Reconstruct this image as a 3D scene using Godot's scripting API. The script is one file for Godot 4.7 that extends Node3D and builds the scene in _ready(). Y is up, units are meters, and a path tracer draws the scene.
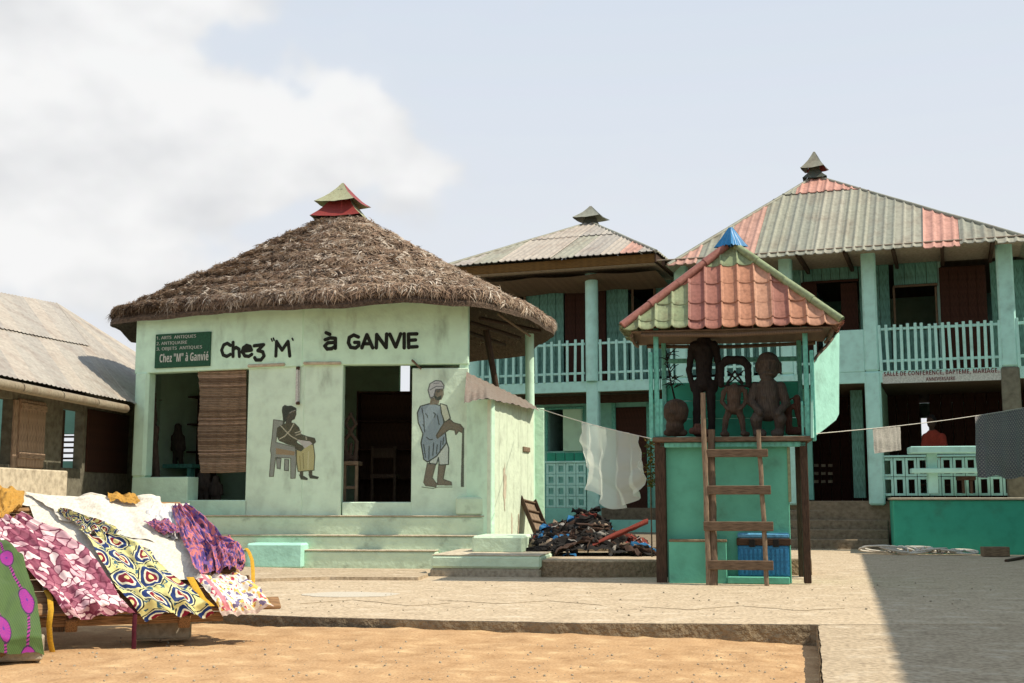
extends Node3D
# A courtyard with a thatched shop, a raised kiosk of carvings and a two-storey balcony house.
# Units are metres, y up, the concrete yard is y = 0 and the lens stands 1.1 m above it.

const EYE := Vector3(0, 1.1, 0)
const FPX := 1200.0
const PITCH := 7.524
var cam: Camera3D
var M := {}
var T := {}
var used := {}
var rng := RandomNumberGenerator.new()
var nz := FastNoiseLite.new()

# ---------------------------------------------------------------- mesh builder
class MB:
	var v := PackedVector3Array()
	var uv := PackedVector2Array()
	var c := PackedColorArray()
	var ix := PackedInt32Array()
	var col := Color.WHITE
	func vert(p: Vector3, t := Vector2.ZERO) -> int:
		v.append(p); uv.append(t); c.append(col)
		return v.size() - 1
	func tri(a: Vector3, b: Vector3, d: Vector3) -> void:
		var i := vert(a); vert(b); vert(d)
		ix.append_array(PackedInt32Array([i, i + 1, i + 2]))
	func quad(a: Vector3, b: Vector3, d: Vector3, e: Vector3, ua := Vector2(0, 0), ub := Vector2(1, 0), ud := Vector2(1, 1), ue := Vector2(0, 1)) -> void:
		var i := vert(a, ua); vert(b, ub); vert(d, ud); vert(e, ue)
		ix.append_array(PackedInt32Array([i, i + 1, i + 2, i, i + 2, i + 3]))
	func box(lo: Vector3, hi: Vector3, bev := 0.006, xf := Transform3D()) -> void:
		var b := minf(bev, 0.3 * minf(hi.x - lo.x, minf(hi.y - lo.y, hi.z - lo.z)))
		var s := [lo, hi]
		# each corner has three vertices, one for each face that meets there
		var p := func(i: int, j: int, k: int, ax: int) -> Vector3:
			var q := Vector3(s[i].x, s[j].y, s[k].z)
			var n := Vector3(b if i == 0 else -b, b if j == 0 else -b, b if k == 0 else -b)
			n[ax] = 0.0
			return xf * (q + n)
		for ax in 3:
			for side in 2:
				var f := []
				for st in [[0, 0], [1, 0], [1, 1], [0, 1]]:
					var ijk := [0, 0, 0]
					ijk[ax] = side; ijk[(ax + 1) % 3] = st[0]; ijk[(ax + 2) % 3] = st[1]
					f.append(p.call(ijk[0], ijk[1], ijk[2], ax))
				if side == 1: f.reverse()
				quad(f[0], f[1], f[2], f[3])
		for ax in 3:   # edges along ax
			var a1 := (ax + 1) % 3
			var a2 := (ax + 2) % 3
			for st in [[0, 0], [1, 0], [1, 1], [0, 1]]:
				var e := []
				for end in 2:
					var ijk := [0, 0, 0]
					ijk[ax] = end; ijk[a1] = st[0]; ijk[a2] = st[1]
					e.append(p.call(ijk[0], ijk[1], ijk[2], a1))
					e.append(p.call(ijk[0], ijk[1], ijk[2], a2))
				if (st[0] + st[1]) % 2 == 0: quad(e[0], e[2], e[3], e[1])
				else: quad(e[1], e[3], e[2], e[0])
		for i in 2:
			for j in 2:
				for k in 2:
					if (i + j + k) % 2 == 0: tri(p.call(i, j, k, 0), p.call(i, j, k, 1), p.call(i, j, k, 2))
					else: tri(p.call(i, j, k, 2), p.call(i, j, k, 1), p.call(i, j, k, 0))
	func tube(pts: Array, radii: Array, n := 8, caps := true) -> void:
		var base := v.size()
		var up := Vector3.UP
		for i in pts.size():
			var t: Vector3 = (pts[mini(i + 1, pts.size() - 1)] - pts[maxi(i - 1, 0)]).normalized()
			if absf(t.dot(up)) > 0.9: up = Vector3.RIGHT if absf(t.x) < 0.7 else Vector3.BACK
			var sx := t.cross(up).normalized()
			var sy := sx.cross(t).normalized()
			for k in n:
				var a := TAU * k / n
				vert(pts[i] + (sx * cos(a) + sy * sin(a)) * float(radii[i]), Vector2(float(k) / n, float(i)))
		for i in pts.size() - 1:
			for k in n:
				var a := base + i * n + k
				var b := base + i * n + (k + 1) % n
				ix.append_array(PackedInt32Array([a, a + n, b + n, a, b + n, b]))
		if caps:
			for e in [0, pts.size() - 1]:
				var m := vert(pts[e])
				var ring := []
				for k in n: ring.append(vert(v[base + e * n + k]))
				for k in n:
					if e == 0: ix.append_array(PackedInt32Array([m, ring[k], ring[(k + 1) % n]]))
					else: ix.append_array(PackedInt32Array([m, ring[(k + 1) % n], ring[k]]))
	func grid(nu: int, nv: int, f: Callable, closed := false) -> void:
		var base := v.size()
		for j in nv + 1:
			for i in nu + 1:
				vert(f.call(float(i) / nu, float(j) / nv), Vector2(float(i) / nu, float(j) / nv))
		for j in nv:
			for i in nu:
				var a := base + j * (nu + 1) + i
				ix.append_array(PackedInt32Array([a, a + nu + 1, a + nu + 2, a, a + nu + 2, a + 1]))
	func prism(poly: PackedVector2Array, z0: float, z1: float) -> void:   # a polygon in x, y pulled out along z
		var t := Geometry2D.triangulate_polygon(poly)
		for z in [z0, z1]:
			var base := v.size()
			for q in poly: vert(Vector3(q.x, q.y, z), q)
			for k in range(0, t.size(), 3):
				var o := [t[k], t[k + 1], t[k + 2]]
				if (z == z1) == (z1 > z0): o.reverse()
				ix.append_array(PackedInt32Array([base + o[0], base + o[1], base + o[2]]))
		for i in poly.size():
			var a := poly[i]
			var b := poly[(i + 1) % poly.size()]
			quad(Vector3(a.x, a.y, z0), Vector3(b.x, b.y, z0), Vector3(b.x, b.y, z1), Vector3(a.x, a.y, z1))
	func mesh() -> ArrayMesh:
		var n := PackedVector3Array()
		n.resize(v.size())
		for k in range(0, ix.size(), 3):
			var a := ix[k]
			var b := ix[k + 1]
			var d := ix[k + 2]
			var fn := (v[d] - v[a]).cross(v[b] - v[a])
			n[a] += fn; n[b] += fn; n[d] += fn
		for i in n.size(): n[i] = n[i].normalized() if n[i].length_squared() > 0.0 else Vector3.UP
		var arr := []
		arr.resize(Mesh.ARRAY_MAX)
		arr[Mesh.ARRAY_VERTEX] = v; arr[Mesh.ARRAY_NORMAL] = n; arr[Mesh.ARRAY_TEX_UV] = uv; arr[Mesh.ARRAY_COLOR] = c; arr[Mesh.ARRAY_INDEX] = ix
		var m := ArrayMesh.new()
		m.add_surface_from_arrays(Mesh.PRIMITIVE_TRIANGLES, arr)
		return m

# ---------------------------------------------------------------- places
func ray(px: float, py: float) -> Vector3:
	var a := deg_to_rad(PITCH)
	var x := (px - 512.0) / FPX
	var y := (341.5 - py) / FPX
	return Vector3(x, y * cos(a) + sin(a), -(cos(a) - y * sin(a)))
func at(px: float, py: float, d: float) -> Vector3:      # the point in that direction, d metres ahead
	var r := ray(px, py)
	return EYE + r * (d / -r.z)
func gnd(px: float, py: float, h := 0.0) -> Vector3:     # the point in that direction at height h
	var r := ray(px, py)
	return EYE + r * ((h - EYE.y) / r.y)
func frame(o: Vector3, deg: float) -> Transform3D:       # x along a front, y up, z out of it
	return Transform3D(Basis(Vector3.UP, -deg_to_rad(deg)), Vector3(o.x, 0, o.z))
func on(f: Transform3D, px: float, py: float, w := 0.0) -> Vector3:   # the point in that direction on the front (or w before it)
	var i := f.affine_inverse()
	var o := i * EYE
	var r := i.basis * ray(px, py)
	return o + r * ((w - o.z) / r.z)

# ---------------------------------------------------------------- things and parts
func numbered(nm: String) -> String:
	if not used.has(nm):
		used[nm] = 0
		return nm
	used[nm] += 1
	return "%s_%03d" % [nm, used[nm]]
func tag(o: Node, label: String, cat: String, group := "") -> void:
	o.set_meta("label", label); o.set_meta("category", cat)
	if group: o.set_meta("group", group)
func thing(nm: String, label: String, cat: String, where: Vector3, group := "") -> Node3D:
	var o := Node3D.new()
	o.name = numbered(nm)
	add_child(o)
	o.position = where
	tag(o, label, cat, group)
	return o
func part(p: Node3D, nm: String, m: Variant, mt: Material, xf := Transform3D()) -> MeshInstance3D:
	var o := MeshInstance3D.new()
	o.name = nm
	o.mesh = m.mesh() if m is MB else m
	o.material_override = mt
	p.add_child(o, true)
	o.transform = p.global_transform.affine_inverse() * xf
	return o
func single(nm: String, label: String, cat: String, m: Variant, mt: Material, xf := Transform3D(), group := "") -> MeshInstance3D:
	var o := part(self, numbered(nm), m, mt, xf)
	tag(o, label, cat, group)
	return o
func struct(nm: String, m: Variant, mt: Material, xf := Transform3D()) -> MeshInstance3D:
	var o := part(self, nm, m, mt, xf)
	o.set_meta("kind", "structure")
	return o
# a box whose front, w1 before the frame, fills those pixels; it reaches back to w0
func bx(p: Node3D, nm: String, f: Transform3D, x0: float, x1: float, y0: float, y1: float, w0: float, w1: float, mt: Material, bev := 0.008) -> MeshInstance3D:
	var a := on(f, x0, (y0 + y1) / 2, w1)
	var b := on(f, x1, (y0 + y1) / 2, w1)
	var t := on(f, (x0 + x1) / 2, y0, w1)
	var u := on(f, (x0 + x1) / 2, y1, w1)
	return lb(p, nm, f, Vector3(a.x, u.y, w0), Vector3(b.x, t.y, w1), mt, bev)
func lb(p: Node3D, nm: String, f: Transform3D, lo: Vector3, hi: Vector3, mt: Material, bev := 0.008) -> MeshInstance3D:
	var m := MB.new()
	var mid := Vector3((lo.x + hi.x) / 2, lo.y, (lo.z + hi.z) / 2)
	m.box(lo - mid, hi - mid, bev)
	return part(p, nm, m, mt, f * Transform3D(Basis(), mid))

# ---------------------------------------------------------------- materials
func lin(r: float, g: float, b: float) -> Color:
	return Color(r, g, b).linear_to_srgb()
func noise_tex(key: String, sd: int, freq: float, oct: int, stops: Array, kind := FastNoiseLite.TYPE_SIMPLEX_SMOOTH, size := 512) -> NoiseTexture2D:
	var n := FastNoiseLite.new()
	n.seed = sd; n.frequency = freq; n.noise_type = kind
	n.fractal_octaves = oct; n.fractal_gain = 0.55
	if kind == FastNoiseLite.TYPE_CELLULAR: n.fractal_type = FastNoiseLite.FRACTAL_NONE
	var t := NoiseTexture2D.new()
	t.width = size; t.height = size; t.seamless = true; t.noise = n
	if stops.size():
		var g := Gradient.new()
		g.offsets = PackedFloat32Array(stops.map(func(s): return s[0]))
		g.colors = PackedColorArray(stops.map(func(s): return s[1]))
		t.color_ramp = g
	T[key] = t
	return t
func g1(x: float, a := 1.0) -> Color: return Color(x, x, x, a)
func mat(key: String, c: Color, rough := 0.9, fine := "fine", sc := Vector3.ONE, world := false, stain := "", ssc := Vector3.ONE, bump := "", depth := 0.0) -> StandardMaterial3D:
	var m := StandardMaterial3D.new()
	m.resource_name = key
	m.albedo_color = c; m.roughness = rough
	m.uv1_triplanar = true; m.uv1_world_triplanar = world; m.uv1_scale = sc
	m.uv2_triplanar = true; m.uv2_world_triplanar = true; m.uv2_scale = ssc
	if fine: m.albedo_texture = T[fine]
	if stain:
		m.detail_enabled = true; m.detail_albedo = T[stain]; m.detail_uv_layer = BaseMaterial3D.DETAIL_UV_2
		m.detail_blend_mode = BaseMaterial3D.BLEND_MODE_MIX
	if bump:
		m.heightmap_enabled = true; m.heightmap_texture = T[bump]; m.heightmap_scale = depth
	m.metallic_specular = 0.35
	M[key] = m
	return m
func uvmat(key: String, img: Image, rough := 0.9, alpha := false) -> StandardMaterial3D:
	var m := StandardMaterial3D.new()
	m.resource_name = key
	m.albedo_texture = ImageTexture.create_from_image(img)
	m.roughness = rough; m.metallic_specular = 0.25
	if alpha: m.transparency = BaseMaterial3D.TRANSPARENCY_ALPHA
	M[key] = m
	return m

func materials() -> void:
	noise_tex("fine", 3, 0.02, 5, [[0.0, g1(0.74)], [0.5, g1(0.9)], [1.0, g1(1.0)]])
	noise_tex("plaster", 5, 0.011, 6, [[0.0, g1(0.9)], [0.45, g1(0.965)], [1.0, g1(1.0)]])
	noise_tex("grain", 8, 0.014, 5, [[0.0, g1(0.5)], [0.4, g1(0.78)], [0.6, g1(0.9)], [1.0, g1(1.0)]])
	noise_tex("concrete", 11, 0.013, 6, [[0.0, Color(0.72, 0.7, 0.68)], [0.4, Color(0.88, 0.87, 0.85)], [0.65, Color(0.96, 0.95, 0.93)], [1.0, Color(1, 1, 0.99)]], FastNoiseLite.TYPE_SIMPLEX_SMOOTH, 1024)
	noise_tex("sand", 12, 0.02, 6, [[0.0, Color(0.82, 0.79, 0.76)], [0.5, Color(0.94, 0.93, 0.92)], [1.0, Color(1, 1, 1)]], FastNoiseLite.TYPE_SIMPLEX_SMOOTH, 1024)
	var d := Color(0.30, 0.27, 0.21)
	noise_tex("dirt", 21, 0.006, 6, [[0.0, Color(d, 0.0)], [0.64, Color(d, 0.0)], [0.76, Color(d, 0.06)], [0.9, Color(d, 0.22)], [1.0, Color(0.2, 0.18, 0.15, 0.4)]])
	d = Color(0.33, 0.28, 0.22)
	noise_tex("floor_dirt", 22, 0.008, 6, [[0.0, Color(d, 0.42)], [0.18, Color(d, 0.2)], [0.36, Color(d, 0.0)], [0.6, Color(0.84, 0.79, 0.7, 0.0)], [0.8, Color(0.84, 0.79, 0.7, 0.3)], [1.0, Color(0.88, 0.84, 0.77, 0.5)]], FastNoiseLite.TYPE_SIMPLEX_SMOOTH, 1024)
	noise_tex("sand_spots", 23, 0.012, 5, [[0.0, Color(0.46, 0.33, 0.2, 0.55)], [0.3, Color(0.55, 0.4, 0.25, 0.22)], [0.45, Color(0.5, 0.37, 0.23, 0.0)], [0.6, Color(0.86, 0.74, 0.56, 0.0)], [1.0, Color(0.88, 0.78, 0.6, 0.6)]])
	d = Color(0.42, 0.25, 0.16)
	noise_tex("rust", 24, 0.009, 5, [[0.0, Color(d, 0.0)], [0.56, Color(d, 0.0)], [0.7, Color(d, 0.14)], [0.87, Color(0.33, 0.2, 0.13, 0.4)], [1.0, Color(0.25, 0.16, 0.11, 0.6)]])
	noise_tex("bump", 31, 0.03, 5, [])
	noise_tex("bump_big", 32, 0.012, 6, [], FastNoiseLite.TYPE_SIMPLEX_SMOOTH, 1024)
	var v1 := Vector3.ONE
	# plaster and paint
	mat("wall_green", lin(0.62, 0.88, 0.68), 0.9, "plaster", v1 * 0.45, false, "dirt", Vector3(0.5, 0.16, 0.5), "bump", 0.5)
	mat("panel_green", lin(0.67, 0.86, 0.68), 0.9, "plaster", v1 * 0.45, false, "dirt", Vector3(0.5, 0.2, 0.5), "bump", 0.5)
	mat("shed_green", lin(0.68, 0.78, 0.6), 0.9, "plaster", v1 * 0.6, false, "dirt", Vector3(0.8, 0.3, 0.8), "bump", 0.5)
	mat("step_green", lin(0.60, 0.76, 0.57), 0.92, "plaster", v1 * 0.5, true, "dirt", v1 * 0.8, "bump", 0.8)
	mat("turquoise", lin(0.42, 0.77, 0.65), 0.85, "plaster", v1 * 0.5, false, "dirt", v1 * 0.5, "bump", 0.4)
	mat("teal", lin(0.26, 0.6, 0.51), 0.75, "plaster", v1 * 0.6, false, "dirt", v1 * 0.3, "bump", 0.3)
	mat("teal_light", lin(0.46, 0.78, 0.70), 0.75, "plaster", v1 * 0.6, false, "dirt", v1 * 0.3, "bump", 0.3)
	mat("teal_board", lin(0.19, 0.43, 0.36), 0.75, "grain", Vector3(9, 0.6, 9), false, "dirt", v1 * 0.25)
	mat("teal_board_b", lin(0.21, 0.47, 0.395), 0.75, "grain", Vector3(9, 0.6, 9), false, "dirt", v1 * 0.25)
	mat("kiosk_green", lin(0.13, 0.46, 0.33), 0.7, "plaster", v1 * 0.5, false, "dirt", v1 * 0.4, "bump", 0.3)
	mat("kiosk_paint", lin(0.17, 0.55, 0.45), 0.6, "fine", Vector3(1.5, 0.8, 1.5), false, "dirt", v1 * 0.5)
	mat("terrace_green", lin(0.05, 0.40, 0.27), 0.7, "plaster", v1 * 0.5, false, "dirt", v1 * 0.35, "bump", 0.3)
	mat("grey_plaster", lin(0.20, 0.19, 0.15), 0.95, "concrete", v1 * 0.4, true, "dirt", v1 * 0.3, "bump", 0.8)
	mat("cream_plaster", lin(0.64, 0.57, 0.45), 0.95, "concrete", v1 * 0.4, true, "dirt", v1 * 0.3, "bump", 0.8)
	mat("inner", lin(0.58, 0.84, 0.64), 0.95, "plaster", v1 * 0.4, true, "dirt", v1 * 0.3)
	mat("room_plaster", lin(0.42, 0.70, 0.62), 0.95, "plaster", v1 * 0.4, true)
	# ground
	mat("concrete", lin(0.60, 0.49, 0.355), 0.95, "concrete", v1 * 1.1, true, "floor_dirt", Vector3(0.24, 0.24, 0.34), "bump_big", 0.7)
	mat("concrete_b", lin(0.525, 0.425, 0.305), 0.95, "concrete", v1 * 1.1, true, "floor_dirt", Vector3(0.22, 0.22, 0.3), "bump_big", 0.7)
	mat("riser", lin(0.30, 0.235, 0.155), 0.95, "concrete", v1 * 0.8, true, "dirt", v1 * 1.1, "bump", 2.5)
	mat("step_grey", lin(0.27, 0.22, 0.16), 0.95, "concrete", v1 * 0.5, true, "dirt", v1 * 0.4, "bump", 1.0)
	mat("sand", lin(0.53, 0.34, 0.178), 0.97, "sand", v1 * 1.6, true, "sand_spots", v1 * 0.4, "bump", 0.5)
	mat("stain_white", lin(0.6, 0.56, 0.47), 0.95, "sand", v1 * 1.6, true)
	mat("block_grey", lin(0.42, 0.37, 0.29), 0.97, "concrete", v1 * 0.9, true, "", v1, "bump", 1.2)
	# wood
	for w in [["wood_brown", 0.22, 0.148, 0.096], ["wood_dark", 0.09, 0.052, 0.033], ["wood_pale", 0.33, 0.235, 0.155], ["plank", 0.50, 0.29, 0.135], ["plank_b", 0.38, 0.22, 0.11], ["door_brown", 0.075, 0.028, 0.017], ["ochre_board", 0.19, 0.105, 0.03], ["shutter", 0.48, 0.34, 0.24], ["carved_dark", 0.022, 0.016, 0.014], ["carved_mid", 0.125, 0.085, 0.06], ["carved_grey", 0.105, 0.085, 0.068], ["carved_red", 0.15, 0.07, 0.05]]:
		mat(w[0], lin(w[1], w[2], w[3]), 0.8, "grain", Vector3(11, 0.8, 11), false, "", v1, "grain", 0.4)
		var wx := mat(w[0] + "_x", lin(w[1], w[2], w[3]), 0.8, "grain", Vector3(0.8, 11, 11), false, "", v1, "grain", 0.4)
		wx.metallic_specular = 0.3
		if w[0].begins_with("carved"): M[w[0]].heightmap_scale = 1.4
	# sheet metal
	for w in [["tin_grey", 0.36, 0.365, 0.28], ["tin_grey_b", 0.40, 0.395, 0.31], ["tin_grey_c", 0.33, 0.34, 0.27], ["tin_beige", 0.51, 0.455, 0.38], ["tin_salmon", 0.64, 0.34, 0.265], ["tin_salmon_b", 0.58, 0.34, 0.265], ["tin_old", 0.47, 0.435, 0.375], ["tin_old_b", 0.43, 0.40, 0.35]]:
		mat(w[0], lin(w[1], w[2], w[3]), 0.55, "fine", v1 * 0.7, true, "rust", v1 * 0.22)
	mat("tin_rust", lin(0.26, 0.22, 0.185), 0.7, "fine", v1 * 2.0, true, "rust", v1 * 1.1)
	mat("tin_under", lin(0.45, 0.37, 0.285), 0.8, "fine", v1, true)
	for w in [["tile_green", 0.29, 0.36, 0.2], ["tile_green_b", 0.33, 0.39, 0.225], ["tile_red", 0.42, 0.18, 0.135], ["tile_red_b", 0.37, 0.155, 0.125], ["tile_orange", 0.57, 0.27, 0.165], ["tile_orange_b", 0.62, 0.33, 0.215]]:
		mat(w[0], lin(w[1], w[2], w[3]), 0.6, "fine", v1 * 1.6, true, "rust", v1 * 1.3)
	mat("cap_red", lin(0.3, 0.05, 0.045), 0.5, "fine", v1 * 3, false, "rust", v1 * 2.0)
	mat("cap_green", lin(0.45, 0.47, 0.29), 0.55, "fine", v1 * 3, false, "rust", v1 * 1.8)
	mat("cap_dark", lin(0.085, 0.105, 0.085), 0.6, "fine", v1 * 3, false, "rust", v1 * 1.8)
	mat("cap_blue", lin(0.03, 0.25, 0.55), 0.4, "fine", v1 * 3)
	mat("gutter", lin(0.33, 0.28, 0.2), 0.7, "fine", v1 * 1.5, true, "rust", v1 * 0.6)
	mat("cooler_blue", lin(0.035, 0.23, 0.46), 0.45, "fine", v1 * 1.5)
	mat("cooler_lid", lin(0.13, 0.40, 0.66), 0.45, "fine", v1 * 1.5)
	mat("black", lin(0.012, 0.012, 0.012), 0.7, "")
	mat("paint_black", lin(0.018, 0.022, 0.016), 0.75, "fine", v1 * 3)
	mat("sign_green", lin(0.018, 0.095, 0.05), 0.6, "fine", v1 * 2)
	mat("paint_white", lin(0.62, 0.64, 0.58), 0.75, "fine", v1 * 2)
	mat("paint_red", lin(0.16, 0.03, 0.03), 0.75, "fine", v1 * 2)
	mat("tube_white", lin(0.7, 0.7, 0.66), 0.35, "fine", v1 * 2)
	mat("rope", lin(0.78, 0.73, 0.64), 0.95, "fine", v1 * 6)
	mat("strap_yellow", lin(0.72, 0.4, 0.03), 0.7, "fine", v1 * 4)
	mat("strap_red", lin(0.11, 0.015, 0.03), 0.8, "fine", v1 * 4)
	mat("straw_base", lin(0.17, 0.12, 0.085), 0.97, "grain", v1 * 2.0, true, "", v1, "bump_big", 3.0)
	for w in [["cloth_cream", 0.82, 0.765, 0.655], ["cloth_ochre", 0.55, 0.30, 0.06], ["cloth_white", 0.74, 0.73, 0.72], ["towel", 0.50, 0.47, 0.42], ["shirt_red", 0.34, 0.05, 0.03], ["skin", 0.07, 0.04, 0.03], ["hair", 0.012, 0.011, 0.011], ["scrap_black", 0.02, 0.018, 0.017], ["scrap_brown", 0.07, 0.04, 0.028], ["scrap_grey", 0.33, 0.31, 0.28], ["scrap_tan", 0.32, 0.24, 0.17], ["scrap_red", 0.24, 0.05, 0.035], ["scrap_orange", 0.46, 0.10, 0.05], ["scrap_blue", 0.03, 0.17, 0.38]]:
		var cm := mat(w[0], lin(w[1], w[2], w[3]), 0.95, "fine", v1 * 3.0, false, "", v1, "bump", 0.3)
		cm.rim_enabled = true; cm.rim = 0.3; cm.rim_tint = 0.6
	var gl := StandardMaterial3D.new()
	gl.resource_name = "glass"
	gl.albedo_color = Color(0.8, 0.85, 0.85, 0.12); gl.roughness = 0.05
	gl.transparency = BaseMaterial3D.TRANSPARENCY_ALPHA
	M.glass = gl
	var sh := mat("sheer", lin(0.66, 0.72, 0.66), 0.9, "")
	sh.transparency = BaseMaterial3D.TRANSPARENCY_ALPHA
	sh.albedo_color.a = 0.6
	sh.backlight_enabled = true; sh.backlight = lin(0.5, 0.55, 0.5)
	var vm := StandardMaterial3D.new()
	vm.vertex_color_use_as_albedo = true; vm.roughness = 0.95; vm.metallic_specular = 0.2
	M.tinted = vm
	var sm: StandardMaterial3D = vm.duplicate()
	sm.backlight_enabled = true; sm.backlight = lin(0.45, 0.42, 0.38)
	M.straw = sm

# ---------------------------------------------------------------- camera, sky, sun
func sky_image() -> Image:
	var w := 2048
	var h := 1024
	var n := FastNoiseLite.new()
	n.seed = 41; n.frequency = 2.2; n.fractal_octaves = 6; n.fractal_gain = 0.52; n.noise_type = FastNoiseLite.TYPE_SIMPLEX_SMOOTH
	var n2 := FastNoiseLite.new()
	n2.seed = 7; n2.frequency = 0.9; n2.fractal_octaves = 3; n2.noise_type = FastNoiseLite.TYPE_SIMPLEX_SMOOTH
	var heaps := [[ray(60, 130).normalized(), 0.17, 0.56], [ray(350, 165).normalized(), 0.075, 0.44], [ray(240, 240).normalized(), 0.13, 0.36], [ray(-300, 120).normalized(), 0.28, 0.5], [ray(60, -20).normalized(), 0.12, 0.36]]
	var bytes := PackedByteArray()
	bytes.resize(w * h * 3)
	for y in h:
		var el := PI / 2 - PI * (y + 0.5) / h
		var s := sin(el)
		var cs := cos(el)
		var low := s < -0.02
		for x in w:
			var k := (y * w + x) * 3
			if low:
				bytes[k] = 150; bytes[k + 1] = 142; bytes[k + 2] = 128
				continue
			var az := TAU * (x + 0.5) / w
			var d := Vector3(sin(az) * cs, s, -cos(az) * cs)
			var up := clampf(s, 0.0, 1.0)
			var c := Color(0.755, 0.765, 0.785).lerp(Color(0.60, 0.665, 0.755), clampf(up * 2.4, 0, 1)).lerp(Color(0.42, 0.52, 0.68), smoothstep(0.36, 1.0, up))
			var bias := -0.42 + 0.45 * n2.get_noise_3d(d.x, d.y * 2.2, d.z)
			for q in heaps:
				bias += q[2] * exp(-pow(acos(clampf(d.dot(q[0]), -1, 1)) / q[1], 2.0))
			var f := n.get_noise_3d(d.x * 2.0, d.y * 2.8, d.z * 2.0) * 0.85 + bias
			var a := smoothstep(-0.04, 0.17, f) * 0.85
			var thin := smoothstep(-0.5, 0.4, f) * 0.16
			var body := n.get_noise_3d(d.x * 2.6 + 5.0, d.y * 4.6, d.z * 2.6) + 0.5 * clampf(f, -0.3, 0.5)
			var cc := Color(0.63, 0.635, 0.645).lerp(Color(0.85, 0.845, 0.835), clampf(0.42 + body * 1.2, 0, 1))
			c = c.lerp(cc, clampf(a + thin * (1.0 - a), 0, 1))
			var sc := c.linear_to_srgb()
			bytes[k] = int(clampf(sc.r, 0, 1) * 255.0); bytes[k + 1] = int(clampf(sc.g, 0, 1) * 255.0); bytes[k + 2] = int(clampf(sc.b, 0, 1) * 255.0)
	return Image.create_from_data(w, h, false, Image.FORMAT_RGB8, bytes)

func view_and_light() -> void:
	cam = Camera3D.new()
	cam.name = "camera"
	add_child(cam)
	cam.position = EYE
	cam.rotation_degrees.x = PITCH
	cam.fov = rad_to_deg(2.0 * atan(341.5 / FPX))
	cam.far = 4000.0
	cam.current = true
	var env := Environment.new()
	env.background_mode = Environment.BG_SKY
	var sm := PanoramaSkyMaterial.new()
	sm.panorama = ImageTexture.create_from_image(sky_image())
	env.sky = Sky.new()
	env.sky.sky_material = sm
	env.tonemap_mode = Environment.TONE_MAPPER_LINEAR
	env.tonemap_exposure = 1.13
	env.sdfgi_enabled = true; env.ssao_enabled = true; env.ssil_enabled = true
	var we := WorldEnvironment.new()
	we.name = "environment"
	we.environment = env
	add_child(we)
	var sun := DirectionalLight3D.new()
	sun.name = "sun"
	add_child(sun)
	var e := deg_to_rad(SUN_HIGH)
	var th := deg_to_rad(SUN_ROUND)
	sun.look_at_from_position(Vector3.ZERO, -Vector3(cos(e) * sin(th), sin(e), cos(e) * cos(th)))
	sun.light_energy = 1.55
	sun.light_color = Color(1.0, 0.955, 0.875)
	sun.light_angular_distance = 0.6
	sun.shadow_enabled = true

const SUN_HIGH := 53.0
const SUN_ROUND := 78.0   # from behind the lens towards the right

# ---------------------------------------------------------------- ground
func sand_height(x: float, z: float) -> float:
	var h := -0.05 if x < -2.4 else (lerpf(-0.05, -0.115, (x + 2.4) / 3.6) if x < 1.2 else lerpf(-0.115, -0.19, clampf((x - 1.2) / 1.6, 0, 1)))
	h += 0.022 * nz.get_noise_2d(x * 90.0, z * 90.0) + 0.012 * nz.get_noise_2d(x * 330.0 + 50.0, z * 330.0)
	return h

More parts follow.
